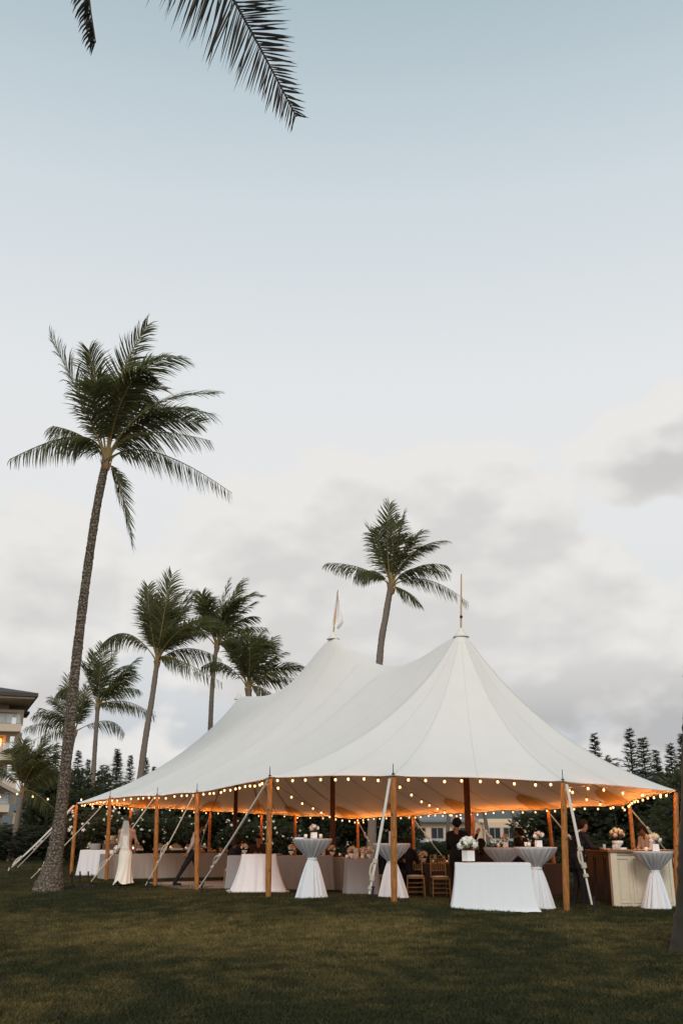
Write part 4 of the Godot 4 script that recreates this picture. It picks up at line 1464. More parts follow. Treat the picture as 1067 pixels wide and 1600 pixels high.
# ------------------------------------------------------------------ tables, cloths, bar
func drape(hx: float, hz: float, h: float, flare: float, fold: float, pool: float, sd: int) -> MB:
	var r := RandomNumberGenerator.new()
	r.seed = sd
	var mb := MB.new()
	var n := clampi(int(4.0 * (hx + hz) * 46.0), 132, 420)
	var base := PackedVector2Array()
	var nor := PackedVector2Array()
	var per := 4.0 * (hx + hz)
	var cr := 0.035
	for i in n:
		var s := per * i / n
		var p := Vector2.ZERO
		var q := Vector2.ZERO
		if s < 2 * hx:
			p = Vector2(-hx + s, hz)
			q = Vector2(0, 1)
		elif s < 2 * hx + 2 * hz:
			p = Vector2(hx, hz - (s - 2 * hx))
			q = Vector2(1, 0)
		elif s < 4 * hx + 2 * hz:
			p = Vector2(hx - (s - 2 * hx - 2 * hz), -hz)
			q = Vector2(0, -1)
		else:
			p = Vector2(-hx, -hz + (s - 4 * hx - 2 * hz))
			q = Vector2(-1, 0)
		# near a corner the cloth swings out on the diagonal
		var cx := hx - absf(p.x)
		var cz := hz - absf(p.y)
		var near := exp(-maxf(cx, cz) / 0.12)
		q = q.lerp(Vector2(signf(p.x), signf(p.y)) * 0.9, near)
		base.append(p - Vector2(signf(p.x), signf(p.y)) * cr * near * 0.3)
		nor.append(q)
	var ph := r.randf() * 6.0
	var rs := []
	var steps := [[0.0, 0.0], [0.0, 0.006], [0.012, 0.03], [0.02, 0.1], [0.1, 0.25], [0.25, 0.45], [0.5, 0.68], [0.78, 0.86], [1.0, 0.985], [1.0 + pool, 0.998]]
	for k in steps.size():
		var ring := PackedVector3Array()
		var out: float = steps[k][0]
		var down: float = steps[k][1]
		for i in n:
			var s := per * i / n
			var w := sin(s * 24.0 + ph + 1.6 * sin(s * 5.3 + ph)) * 0.55 + sin(s * 43.0 + ph * 2.0 + sin(s * 7.0)) * 0.25 + sin(s * 9.1 - ph) * 0.5
			var off := flare * out + fold * w * minf(1.0, down * 1.4)
			if k == 0:
				off = -0.006
			var cornerly := nor[i].length() - 1.0
			off *= 1.0 + maxf(0.0, cornerly) * 0.6
			var p := base[i] + nor[i] * off
			var y := h * (1.0 - down)
			if k >= 8:
				y = 0.012 + 0.012 * absf(sin(s * 13.0 + ph))
			ring.append(Vector3(p.x, y, p.y))
		rs.append(ring)
	mb.rows(rs, true)
	mb.fan(rs[0], Vector3(0, h, 0), true)
	return mb

func clothed_table(label: String, at: Vector3, turn: float, hx: float, hz: float, h: float, m: Material, flare := 0.1, fold := 0.014, pool := 0.1, sd := 1) -> Node3D:
	var o := thing("clothed_table", label, "table", at, turn, "")
	part(o, "tablecloth", drape(hx, hz, h, flare, fold, pool, sd), m)
	var mb := MB.new()
	mb.box(Vector3(-hx + 0.02, h - 0.035, -hz + 0.02), Vector3(hx - 0.02, h - 0.008, hz - 0.02))
	part(o, "tabletop", mb, M.dark_wood)
	for s in [[-1, -1], [1, -1], [-1, 1], [1, 1]]:
		mb = MB.new()
		mb.stick(Vector3(s[0] * (hx - 0.12), 0.0, s[1] * (hz - 0.1)), Vector3(s[0] * (hx - 0.12), h - 0.036, s[1] * (hz - 0.1)), 0.018, 0.018, 6)
		part(o, "table_leg", mb, M.iron)
	return o

func cocktail(label: String, at: Vector3, h: float, r: float, hem: float, sd: int) -> Node3D:
	var o := thing("cocktail_table", label, "cocktail table", at, 0.0, "tall cocktail tables tied at the waist")
	var n := 120
	var waist := h * 0.66
	var prof := [[0.985, 0.0, 0.0], [1.0, -0.008, 0.0], [0.985, -0.03, 0.012], [0.90, -0.085, 0.05], [0.72, -0.17, 0.10], [0.48, -0.26, 0.16], [0.27, -0.335, 0.22], [0.19, waist - h, 0.22]]
	var ph := sd * 1.7
	var rs := []
	for q in prof:
		var ring := PackedVector3Array()
		for i in n:
			var a := TAU * i / n
			var w := sin(a * 19.0 + ph + 0.9 * sin(a * 4.0 + ph)) * 0.6 + sin(a * 31.0 - ph) * 0.35
			var rr: float = r * q[0] * (1.0 + q[2] * w)
			ring.append(Vector3(cos(a) * rr, h + q[1], sin(a) * rr))
		rs.append(ring)
	var mb := MB.new()
	mb.rows(rs, true, true)
	mb.fan(rs[0], Vector3(0, h, 0), false)
	part(o, "overlay_cloth", mb, M.sheer_cloth)
	rs = []
	for k in 12:
		var s := k / 11.0
		var ring := PackedVector3Array()
		for i in n:
			var a := TAU * i / n
			var w := sin(a * 11.0 + ph + 1.3 * sin(a * 3.0 + ph)) * 0.6 + sin(a * 23.0 - ph) * 0.25 * (1.0 - s)
			var swell := 1.0 + 0.14 * sin(a * 2.0 + ph)
			var rr := lerpf(r * 0.19, hem, pow(s, 0.85)) * swell * (1.0 + lerpf(0.2, 0.11, s) * w)
			var y := waist * (1.0 - s) + (0.014 + 0.012 * sin(a * 9.0 + ph) if k == 11 else 0.0)
			ring.append(Vector3(cos(a) * rr + 0.03 * s * sin(ph), y, sin(a) * rr))
		rs.append(ring)
	mb = MB.new()
	mb.rows(rs, true, true)
	part(o, "skirt_cloth", mb, M.white_cloth)
	mb = MB.new()
	mb.lathe(Vector3(0, waist, 0), [Vector2(r * 0.2, -0.03), Vector2(r * 0.245, -0.018), Vector2(r * 0.25, 0.012), Vector2(r * 0.2, 0.03)], 20)
	part(o, "sash", mb, M.white_cloth)
	mb = MB.new()
	mb.lathe(Vector3(0, h - 0.03, 0), [Vector2(0, 0), Vector2(r * 0.97, 0), Vector2(r * 0.97, 0.02), Vector2(0, 0.02)], 32)
	mb.stick(Vector3(0, 0, 0), Vector3(0, h - 0.031, 0), 0.03, 0.03, 8)
	part(o, "tabletop", mb, M.dark_wood)
	return o

func flowers(label: String, at: Vector3, s: float, vase: String, heads: Array, sd: int, leafy := 26) -> Node3D:
	# heads: [material, count, radius]
	var o := thing("flower_arrangement", label, "flower arrangement", at, sd * 0.7, "flowers on the tables")
	var r := RandomNumberGenerator.new()
	r.seed = sd
	var mb := MB.new()
	var top := 0.19 * s
	if vase == "cube":
		mb.box(Vector3(-0.085, 0.002, -0.085) * s, Vector3(0.085, 0.19, 0.085) * s)
	elif vase == "urn":
		mb.lathe(Vector3(0, 0.003, 0), [Vector2(0, 0), Vector2(0.06, 0) * s, Vector2(0.035, 0.03) * s, Vector2(0.11, 0.12) * s, Vector2(0.12, 0.17) * s, Vector2(0.10, 0.175) * s, Vector2(0, 0.17) * s], 14)
	else:
		mb.lathe(Vector3(0, 0.003, 0), [Vector2(0, 0), Vector2(0.05, 0) * s, Vector2(0.055, 0.19) * s, Vector2(0, 0.19) * s], 12)
	part(o, "vase", mb, M.porcelain if vase != "wood" else M.bar_top)
	mb = MB.new()
	for i in leafy:
		var a := r.randf() * TAU
		var el := r.randf_range(-0.2, 1.2)
		var d := Vector3(cos(a) * cos(el), sin(el), sin(a) * cos(el))
		var p := Vector3(0, top + 0.06 * s, 0) + d * r.randf_range(0.05, 0.16) * s
		var w := d.cross(Vector3(r.randfn(), r.randfn(), r.randfn())).normalized() * 0.026 * s
		var l := d * r.randf_range(0.06, 0.12) * s
		mb.face(p, p + l * 0.5 + w, p + l, p + l * 0.5 - w)
	for i in 5:
		var a := TAU * i / 5.0
		mb.stick(Vector3(cos(a) * 0.03, 0.15, sin(a) * 0.03) * s, Vector3(cos(a) * 0.11, 0.31, sin(a) * 0.11) * s, 0.004, 0.004, 4)
	part(o, "greenery", mb, M.herb)
	var total := 0
	for q in heads:
		total += q[1]
	var k := 0
	for q in heads:
		for i in q[1]:
			var a: float = TAU * k * 0.382 + r.randf_range(-0.3, 0.3)
			var el := lerpf(1.45, 0.05, pow((k + 0.5) / total, 0.8))
			var d := Vector3(cos(a) * cos(el), sin(el), sin(a) * cos(el))
			mb = MB.new()
			var c := Vector3(0, top + 0.07 * s, 0) + d * 0.14 * s
			var rad: float = q[2] * s * r.randf_range(0.8, 1.15)
			mb.ball(c, Vector3.ONE * rad * 0.72, 10, 0.08)
			for j in 34:
				var pd := Vector3(r.randfn(), r.randfn() + 0.2, r.randfn()).normalized()
				var pp := c + pd * rad * 0.7
				var pw := pd.cross(Vector3(r.randfn(), r.randfn(), r.randfn())).normalized() * rad * 0.2
				var pl := (pd + pw.normalized() * 0.4).normalized() * rad * 0.3
				mb.face(pp - pw, pp + pl * 0.8 - pw * 0.6, pp + pl, pp + pw)
			part(o, "bloom", mb, q[0])
			k += 1
	return o

func glassware(label: String, at: Vector3, n: int, dx: float, kind: int) -> void:
	for i in n:
		pass

func chair() -> Node3D:
	var o := thing("gold_chair", "gold bamboo style chair left of the pair before the dining table", "chair", P(1.71, 24.6), 0.0, "gold chairs with pale cushions")
	var mb := MB.new()
	for s in [[-0.19, 0.19], [0.19, 0.19]]:
		mb = MB.new()
		mb.stick(Vector3(s[0] * 1.08, 0, s[1] * 1.1), Vector3(s[0], 0.44, s[1]), 0.013, 0.016, 7)
		part(o, "leg", mb, M.gold)
	for s in [-0.18, 0.18]:
		mb = MB.new()
		mb.tube(PackedVector3Array([Vector3(s * 1.1, 0, -0.24), Vector3(s, 0.44, -0.19), Vector3(s * 0.96, 0.72, -0.21), Vector3(s * 0.92, 0.93, -0.26)]), PackedFloat32Array([0.013, 0.016, 0.015, 0.012]), 7)
		part(o, "leg", mb, M.gold)
	mb = MB.new()
	mb.box(Vector3(-0.205, 0.425, -0.205), Vector3(0.205, 0.452, 0.205))
	part(o, "seat", mb, M.gold)
	mb = MB.new()
	mb.ball(Vector3(0, 0.475, 0), Vector3(0.21, 0.028, 0.205), 16)
	part(o, "cushion", mb, M.cushion)
	mb = MB.new()
	for y in [0.10, 0.20, 0.30]:
		for s in [-0.195, 0.195]:
			mb.stick(Vector3(s, y, -0.2), Vector3(s, y + 0.02, 0.2), 0.008, 0.008, 5)
		mb.stick(Vector3(-0.195, y + 0.03, -0.215), Vector3(0.195, y + 0.03, -0.215), 0.008, 0.008, 5)
		mb.stick(Vector3(-0.195, y + 0.03, 0.2), Vector3(0.195, y + 0.03, 0.2), 0.008, 0.008, 5)
	part(o, "stretcher", mb, M.gold)
	mb = MB.new()
	for y in [[0.60, -0.2], [0.87, -0.242], [0.925, -0.255]]:
		mb.stick(Vector3(-0.18, y[0], y[1]), Vector3(0.18, y[0], y[1]), 0.011, 0.011, 6)
	part(o, "back_rail", mb, M.gold)
	for i in 6:
		mb = MB.new()
		var x := -0.125 + i * 0.05
		mb.stick(Vector3(x, 0.60, -0.2), Vector3(x, 0.87, -0.242), 0.008, 0.008, 5)
		part(o, "back_spindle", mb, M.gold)
	return o

func small(called: String, label: String, cat: String, at: Vector3, prof: Array, m: Material, sides := 12, group := "") -> MeshInstance3D:
	var mb := MB.new()
	mb.lathe(Vector3.ZERO, prof, sides)
	var o := part(self, numbered(called), mb, m)
	o.position = at
	tag(o, label, cat, group)
	return o

func wine_glass(s := 1.0) -> Array:
	return [Vector2(0, 0.002) * s, Vector2(0.032, 0.004) * s, Vector2(0.005, 0.012) * s, Vector2(0.004, 0.085) * s, Vector2(0.028, 0.115) * s, Vector2(0.036, 0.155) * s, Vector2(0.03, 0.20) * s, Vector2(0.0, 0.13) * s]

func tables() -> void:
	# white table and the tall tables along the front
	var white := clothed_table("white clothed table in front, flowers in a white cube vase on its left end", P(2.86, 20.05), -0.1, 0.71, 0.36, 0.85, M.white_cloth, 0.12, 0.009, 0.2, 3)
	white.position.y -= 0.01
	cocktail("cocktail table left of the middle pole, pink flowers on top", P(-0.59, 21.2), 1.13, 0.40, 0.31, 2)
	cocktail("cocktail table directly behind the middle front pole", P(1.06, 22.3), 1.10, 0.40, 0.28, 5)
	cocktail("cocktail table touching the right end of the white front table", P(3.86, 20.95), 1.16, 0.43, 0.30, 9)
	cocktail("cocktail table behind the white front table, half hidden", P(3.55, 23.2), 1.14, 0.42, 0.27, 12)
	cocktail("cocktail table in front of the cream bar at the right edge", P(6.36, 21.5), 1.10, 0.40, 0.31, 14)
	clothed_table("table with a white cloth pooling on the grass behind the left front pole", P(-2.06, 26.3, 0.02), 0.1, 0.43, 0.34, 0.88, M.white_cloth, 0.22, 0.055, 0.5, 8)
	clothed_table("long grey clothed serving table behind the white draped table", P(-1.62, 28.2), 0.0, 1.4, 0.4, 0.86, M.grey_cloth, 0.05, 0.010, 0.05, 5)
	clothed_table("short grey clothed table left of the middle front pole", P(0.46, 24.7), 0.12, 0.36, 0.36, 0.80, M.grey_cloth, 0.05, 0.008, 0.06, 6)
	clothed_table("grey clothed table joining the long serving table by the centre pole", P(0.1, 28.6), 0.0, 0.62, 0.4, 0.84, M.grey_cloth, 0.05, 0.009, 0.05, 7)
	clothed_table("long tan clothed buffet table behind the bride", P(-5.65, 34.2), 0.42, 2.1, 0.42, 0.76, M.tan_cloth, 0.04, 0.008, 0.03, 9)
	clothed_table("small white clothed table at the far left pole", P(-8.25, 36.1), 0.0, 0.62, 0.42, 0.83, M.white_cloth, 0.06, 0.03, 0.06, 10)
	clothed_table("dining table in dark brown cloth behind the gold chairs", P(2.3, 25.7), 0.0, 1.3, 0.5, 0.76, M.brown_cloth, 0.04, 0.012, 0.03, 11)
	clothed_table("dining table in dark brown cloth behind the white front table", P(4.4, 26.8), 0.2, 1.1, 0.5, 0.76, M.brown_cloth, 0.04, 0.012, 0.03, 12)
	clothed_table("grey clothed back bar table with rows of glasses", P(7.66, 24.0), 0.0, 0.55, 0.36, 0.70, M.grey_cloth, 0.03, 0.01, 0.02, 13)
	# dance floor
	var deck := thing("dance_floor", "pale low dance floor panels laid on the grass under the tent", "dance floor", P(-2.6, 30.4), 0.42)
	for i in 6:
		for j in 4:
			var mb := MB.new()
			mb.box(Vector3(-2.6 + i * 0.92 + 0.006, -0.1, -1.7 + j * 0.92 + 0.006), Vector3(-2.6 + (i + 1) * 0.92 - 0.006, 0.055, -1.7 + (j + 1) * 0.92 - 0.006))
			part(deck, "floor_panel", mb, M.deck)
	# chafing dishes on the buffet
	var first: Node3D
	var says := ["silver domed chafing dish nearest the bride", "silver domed chafing dish second along the buffet", "silver domed chafing dish third along the buffet", "silver domed chafing dish at the pole", "silver domed chafing dish nearest the server"]
	for i in 5:
		var x := -1.55 + i * 0.52 + (0.25 if i > 1 else 0.0)
		var at := P(-5.65, 34.2, 0.762) + Vector3(x * cos(0.42), 0, -x * sin(0.42))
		if i == 0:
			first = thing("chafing_dish", says[0], "chafing dish", at, 0.42, "chafing dishes on the buffet")
			var mb := MB.new()
			mb.box(Vector3(-0.2, 0.1, -0.15), Vector3(0.2, 0.155, 0.15))
			part(first, "pan", mb, M.silver)
			var dome := []
			for j in 6:
				var ring := PackedVector3Array()
				var el := j / 5.0 * PI / 2
				for k in 24:
					var a := TAU * k / 24.0
					var ca := signf(cos(a)) * pow(absf(cos(a)), 0.55)
					var sa := signf(sin(a)) * pow(absf(sin(a)), 0.55)
					ring.append(Vector3(-ca * 0.2 * cos(el), 0.157 + 0.13 * sin(el), sa * 0.15 * cos(el)))
				dome.append(ring)
			mb = MB.new()
			mb.rows(dome, true)
			part(first, "lid", mb, M.silver)
			mb = MB.new()
			mb.stick(Vector3(-0.05, 0.30, 0), Vector3(0.05, 0.30, 0), 0.012, 0.012, 6)
			part(first, "handle", mb, M.silver)
			for s in [[-0.18, -0.13], [0.18, -0.13], [-0.18, 0.13], [0.18, 0.13]]:
				mb = MB.new()
				mb.stick(Vector3(s[0], 0, s[1]), Vector3(s[0], 0.1, s[1]), 0.012, 0.012, 6)
				part(first, "leg", mb, M.black_plastic)
			mb = MB.new()
			mb.box(Vector3(-0.17, 0.002, -0.12), Vector3(0.17, 0.02, 0.12))
			part(first, "burner_tray", mb, M.black_plastic)
		else:
			copy_of(first, says[i], at, 0.42)
	# bread and platters on the right end of the buffet
	var r := RandomNumberGenerator.new()
	r.seed = 8
	for i in 3:
		var x := 1.1 + i * 0.4
		var at := P(-5.65, 34.2, 0.764) + Vector3(x * cos(0.42), 0, -x * sin(0.42))
		var o := thing("bread_basket", ["basket heaped with bread beside the server", "low platter of bread in the middle of the buffet's right end", "bread basket at the right end of the buffet"][i], "basket", at)
		var mb := MB.new()
		mb.lathe(Vector3.ZERO, [Vector2(0, 0), Vector2(0.13, 0), Vector2(0.17, 0.07), Vector2(0.15, 0.07), Vector2(0.12, 0.02), Vector2(0, 0.02)], 16)
		part(o, "basket", mb, M.bamboo)
		for k in 7:
			mb = MB.new()
			mb.ball(Vector3(r.randf_range(-0.1, 0.1), 0.07 + (0.05 if k > 4 else 0.0), r.randf_range(-0.1, 0.1)), Vector3(0.06, 0.038, 0.045), 10, 0.03)
			part(o, "bread_roll", mb, M.bread)
	# white table, far left: steel tub and a wood cutting rack
	small("steel_tub", "grey steel tub on the small white table", "tub", P(-8.45, 36.1, 0.834), [Vector2(0, 0.0), Vector2(0.17, 0.0), Vector2(0.21, 0.2), Vector2(0.2, 0.2), Vector2(0.0, 0.16)], M.grey_cloth, 18)
	var stand := thing("drinks_stand", "wooden topped drinks stand with black cloth beside the steel tub", "stand", P(-7.95, 36.15, 0.834))
	var mb2 := MB.new()
	mb2.box(Vector3(-0.24, 0.0, -0.15), Vector3(0.24, 0.19, 0.15))
	part(stand, "black_cloth", mb2, M.brown_cloth)
	mb2 = MB.new()
	mb2.box(Vector3(-0.2, 0.191, -0.14), Vector3(0.2, 0.31, 0.14))
	part(stand, "crate", mb2, M.bar_top)
	mb2 = MB.new()
	mb2.lathe(Vector3(0, 0.312, 0), [Vector2(0, 0), Vector2(0.16, 0), Vector2(0.22, 0.15), Vector2(0.20, 0.15), Vector2(0, 0.06)], 16)
	part(stand, "bowl", mb2, M.cushion)
	# flowers
	flowers("white hydrangeas in a white cube vase on the white front table", P(2.40, 19.95, 0.845), 1.0, "cube", [[M.petal_white, 11, 0.075]], 3, 60)
	flowers("pink roses in a small white vase on the cocktail table left of the middle pole", P(-0.56, 21.25, 1.135), 0.62, "cube", [[M.petal_blush, 2, 0.09], [M.petal_white, 3, 0.07], [M.petal_blush, 2, 0.06]], 5)
	flowers("blush and white flowers on the cocktail table by the right front pole", P(3.92, 20.9, 1.165), 0.66, "cube", [[M.petal_blush, 2, 0.09], [M.petal_white, 3, 0.08]], 7)
	flowers("small bunch of flowers on the half hidden cocktail table", P(3.62, 23.2, 1.145), 0.62, "cube", [[M.petal_blush, 3, 0.07], [M.petal_cream, 2, 0.06]], 9)
	flowers("cream flowers on the cocktail table before the bar", P(6.42, 21.5, 1.105), 0.75, "cube", [[M.petal_cream, 3, 0.09], [M.petal_blush, 2, 0.07], [M.petal_white, 3, 0.07]], 11)
	flowers("wide bouquet of cream and blush flowers in a white urn on the bar", P(6.1, 23.2, 1.115), 1.05, "urn", [[M.petal_cream, 6, 0.06], [M.petal_blush, 6, 0.05]], 13, 60)
	var spots := [[-2.6, 28.25, 0.86, "left end of the long grey serving table"], [-1.35, 28.3, 0.86, "long grey serving table right of the draped white cloth"], [-0.75, 28.3, 0.86, "long grey serving table beside the cocktail table"], [-0.25, 28.4, 0.86, "serving table left of the centre pole"], [0.28, 28.7, 0.84, "grey table right of the centre pole"], [0.58, 28.6, 0.84, "right end of the joining grey table"], [0.25, 24.75, 0.8, "left side of the short grey table"], [0.66, 24.7, 0.8, "right side of the short grey table"], [2.0, 25.8, 0.76, "dark dining table behind the left gold chair"], [2.75, 25.75, 0.76, "dark dining table near the standing man"]]
	for i in spots.size():
		var q: Array = spots[i]
		flowers("cream flower centrepiece on the %s" % q[3], P(q[0], q[1], q[2] + 0.004), 0.62, "urn", [[M.petal_cream, 4, 0.08], [M.petal_blush, 3, 0.075], [M.petal_white, 3, 0.07]], 20 + i, 30)
	# candles in glass
	var k := 0
	for q in [[-0.72, 21.1, 1.133, "left of the pink flowers"], [-0.42, 21.15, 1.133, "right of the pink flowers"], [3.66, 20.85, 1.163, "left pair, front one, by the right front pole"], [3.74, 20.95, 1.163, "left pair, rear one, by the right front pole"], [-1.0, 28.1, 0.863, "on the long serving table before the centre pole"], [-0.05, 28.2, 0.863, "just left of the centre pole"], [0.42, 28.4, 0.843, "just right of the centre pole"], [0.12, 24.6, 0.803, "at the left edge of the short grey table"], [0.48, 24.6, 0.803, "in the middle of the short grey table"], [1.7, 25.5, 0.763, "on the dining table by the left gold chair"], [2.2, 25.5, 0.763, "on the dining table between the gold chairs"], [2.55, 25.5, 0.763, "on the dining table by the right gold chair"], [3.45, 23.1, 1.143, "on the half hidden cocktail table"], [6.2, 21.4, 1.103, "on the cocktail table before the bar"]]:
		var o := thing("votive_candle", "small lit glass candle " + q[3], "candle", P(q[0], q[1], q[2]), 0.0, "votive candles")
		var mb := MB.new()
		mb.lathe(Vector3.ZERO, [Vector2(0, 0.002), Vector2(0.032, 0.002), Vector2(0.036, 0.085), Vector2(0.033, 0.085), Vector2(0.03, 0.01), Vector2(0, 0.01)], 10)
		part(o, "glass", mb, M.glass)
		mb = MB.new()
		mb.stick(Vector3(0, 0.012, 0), Vector3(0, 0.045, 0), 0.026, 0.026, 8)
		part(o, "wax", mb, M.petal_cream)
		mb = MB.new()
		mb.ball(Vector3(0, 0.062, 0), Vector3(0.009, 0.018, 0.009), 8)
		var fl := part(o, "flame", mb, M.candle)
		var l := OmniLight3D.new()
		l.name = "flame_light"
		l.position = Vector3(0, 0.062, 0)
		l.light_color = Color(1, 0.58, 0.25)
		l.light_energy = 0.006
		l.light_size = 0.01
		l.omni_range = 6
		l.omni_attenuation = 2
		l.shadow_enabled = true
		fl.add_child(l, true)
		k += 1
	# tall cylinder glasses on the serving tables
	for q in [[-0.48, 28.2, 0.863, "beside the cocktail table on the serving table"], [0.2, 28.25, 0.843, "right of the centre pole"], [0.5, 24.85, 0.803, "on the short grey table, taller one"], [0.34, 24.62, 0.803, "on the short grey table, front one"], [1.05, 22.25, 1.103, "on the cocktail table behind the middle pole"]]:
		small("glass_cylinder", "clear glass candle cylinder " + q[3], "glass", P(q[0], q[1], q[2]), [Vector2(0, 0.002), Vector2(0.05, 0.002), Vector2(0.05, 0.24), Vector2(0.046, 0.24), Vector2(0.046, 0.01), Vector2(0, 0.01)], M.glass, 14, "glass cylinders")
	# paper on the cocktail table
	var pm := MB.new()
	pm.box(Vector3(-0.09, 0, -0.07), Vector3(0.09, 0.025, 0.07))
	var paper := part(self, numbered("napkin_stack"), pm, M.white_cloth)
	paper.position = P(-0.85, 21.15, 1.134)
	tag(paper, "stack of white napkins at the left rim of the pink flower table", "napkins")
	# place settings along the dining and serving tables
	var plate_at := [[1.4, 25.4, 0.764, "left end of the dark dining table"], [1.9, 25.42, 0.764, "dark dining table behind the left gold chair"], [2.45, 25.42, 0.764, "dark dining table behind the right gold chair"], [3.0, 25.42, 0.764, "dark dining table's right end"], [-2.2, 28.05, 0.864, "serving table just right of the seated dark guest"], [-1.7, 28.1, 0.864, "serving table behind the draped white cloth"]]
	for q in plate_at:
		var pl := thing("plate_stack", "white plates on the " + q[3], "plates", P(q[0], q[1], q[2]), 0.0, "plates on the tables")
		for i in 3:
			var mbp := MB.new()
			mbp.lathe(Vector3(0, i * 0.012, 0), [Vector2(0, 0.002), Vector2(0.09, 0.002), Vector2(0.135, 0.012), Vector2(0.13, 0.014), Vector2(0.085, 0.006), Vector2(0, 0.006)], 20)
			part(pl, "plate", mbp, M.porcelain)
	for i in 7:
		small("wine_glass", "stemmed wine glass %s on the dark dining table" % ["at the far left", "beside the first plates", "left of the left chair back", "between the two chair backs", "right of the right chair back", "near the standing man", "at the far right"][i], "wine glass", P(1.25 + i * 0.34, 25.6, 0.764), wine_glass(1.05), M.glass, 10, "wine glasses on the dining table")
	# gold chairs
	var c := chair()
	var seats := [[2.28, 24.6, 0.08, "gold bamboo style chair right of the pair before the dining table"], [1.2, 24.9, 0.9, "gold chair partly behind the cocktail table at the middle pole"], [0.98, 24.6, -1.2, "gold chair beside the short grey table"], [2.85, 24.7, -0.1, "gold chair cut by the left edge of the white front table"], [3.35, 25.6, 0.1, "gold chair back seen above the white front table"], [-2.95, 28.6, -1.5, "gold chair at the left end of the long grey serving table"], [4.0, 25.7, 0.0, "gold chair right of the seated person in brown"]]
	for q in seats:
		copy_of(c, q[3], P(q[0], q[1]), q[2])
	bar()

func panelled(o: Node3D, wide: float, high: float, t: Transform3D, splits: Array, m: Material) -> void:
	# a painted front with raised frames: splits are the fractions where panels start and end
	var mb := MB.new()
	mb.box(Vector3(0, 0.0, -0.05), Vector3(wide, high, 0.0), t)
	mb.box(Vector3(0.0, 0.0, 0.001), Vector3(wide, 0.05, 0.03), t)
	mb.box(Vector3(0.0, high - 0.06, 0.001), Vector3(wide, high - 0.002, 0.03), t)
	part(o, "front", mb, m)
	for s in splits:
		var x0: float = s[0] * wide
		var x1: float = s[1] * wide
		mb = MB.new()
		for q in [[x0, x1, 0.09, 0.125], [x0, x1, high - 0.135, high - 0.10], [x0, x0 + 0.035, 0.126, high - 0.136], [x1 - 0.035, x1, 0.126, high - 0.136]]:
			mb.box(Vector3(q[0], q[2], 0.001), Vector3(q[1], q[3], 0.022), t)
		mb.box(Vector3(x0 + 0.07, 0.16, 0.001), Vector3(x1 - 0.07, high - 0.17, 0.010), t)
		part(o, "panel", mb, m)

func bar() -> void:
	var o := thing("drinks_bar", "cream panelled bar counter with dark left side and wooden top", "bar counter", P(5.66, 22.0, -0.01))
	var h := 1.09
	panelled(o, 1.25, h, Transform3D(Basis(Vector3.UP, 0.06), Vector3(0, 0, 0)), [[0.03, 0.27], [0.31, 0.97]], M.cream_paint)
	# the long side runs back from the corner to the left
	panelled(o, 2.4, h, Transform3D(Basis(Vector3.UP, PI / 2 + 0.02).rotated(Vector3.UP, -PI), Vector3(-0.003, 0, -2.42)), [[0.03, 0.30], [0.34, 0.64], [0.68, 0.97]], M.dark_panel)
	var mb := MB.new()
	mb.box(Vector3(-0.06, 0, -0.001), Vector3(0.07, h - 0.002, 0.052))
	mb.box(Vector3(-0.058, 0, -0.13), Vector3(-0.004, h - 0.002, -0.003))
	part(o, "corner_post", mb, M.cream_paint)
	mb = MB.new()
	mb.box(Vector3(-0.12, h, -2.5), Vector3(0.45, h + 0.045, 0.09))
	mb.box(Vector3(0.451, h + 0.001, -0.42), Vector3(1.32, h + 0.044, 0.07))
	part(o, "counter_top", mb, M.bar_top)
	# things on and behind it
	var says := ["clear tumbler nearest the bar corner", "clear tumbler beside the bouquet on the bar", "clear tumbler by the man's hand"]
	for i in 3:
		small("tumbler", says[i], "glass", P(5.75 + 0.16 * (i % 2), 22.2 + i * 0.4, 1.128), [Vector2(0, 0.002), Vector2(0.03, 0.002), Vector2(0.036, 0.1), Vector2(0.033, 0.1), Vector2(0.028, 0.01), Vector2(0, 0.01)], M.glass, 10, "tumblers on the bar")
	var nm := MB.new()
	nm.box(Vector3(-0.08, 0, -0.06), Vector3(0.08, 0.04, 0.06))
	var nap := part(self, numbered("napkin_stack"), nm, M.white_cloth)
	nap.position = P(6.0, 22.5, 1.126)
	nap.rotation.y = 0.4
	tag(nap, "folded white napkins on the bar beside the white urn", "napkins")
	var bottle := [Vector2(0, 0.002), Vector2(0.036, 0.003), Vector2(0.037, 0.19), Vector2(0.014, 0.24), Vector2(0.013, 0.30), Vector2(0, 0.30)]
	for i in 4:
		small("wine_bottle", ["dark bottle at the left of the back bar table", "second dark bottle on the back bar table", "third dark bottle on the back bar table", "dark red bottle nearest the right tent pole"][i], "bottle", P(7.28 + i * 0.17, 23.8 + 0.05 * (i % 2), 0.703), bottle, M.black_plastic if i < 3 else M.brown_cloth, 12, "bottles on the back bar")
	for j in 2:
		for i in 8:
			var o2 := small("wine_glass", "wine glass %s in the %s row on the back bar table" % [["at the left end", "second from the left", "third from the left", "fourth from the left", "fifth from the left", "sixth from the left", "seventh from the left", "at the right end"][i], ["front", "rear"][j]], "wine glass", P(7.16 + i * 0.125, 23.95 + j * 0.14, 0.703), wine_glass(), M.glass, 10, "wine glasses on the back bar")

# ------------------------------------------------------------------ people
const SKIN := Color(0.34, 0.19, 0.12)
const BROWN_SKIN := Color(0.20, 0.105, 0.06)
const BLACK := Color(0.010, 0.010, 0.012)
const HAIR := Color(0.012, 0.009, 0.007)
const SHIRT := Color(0.60, 0.56, 0.52)

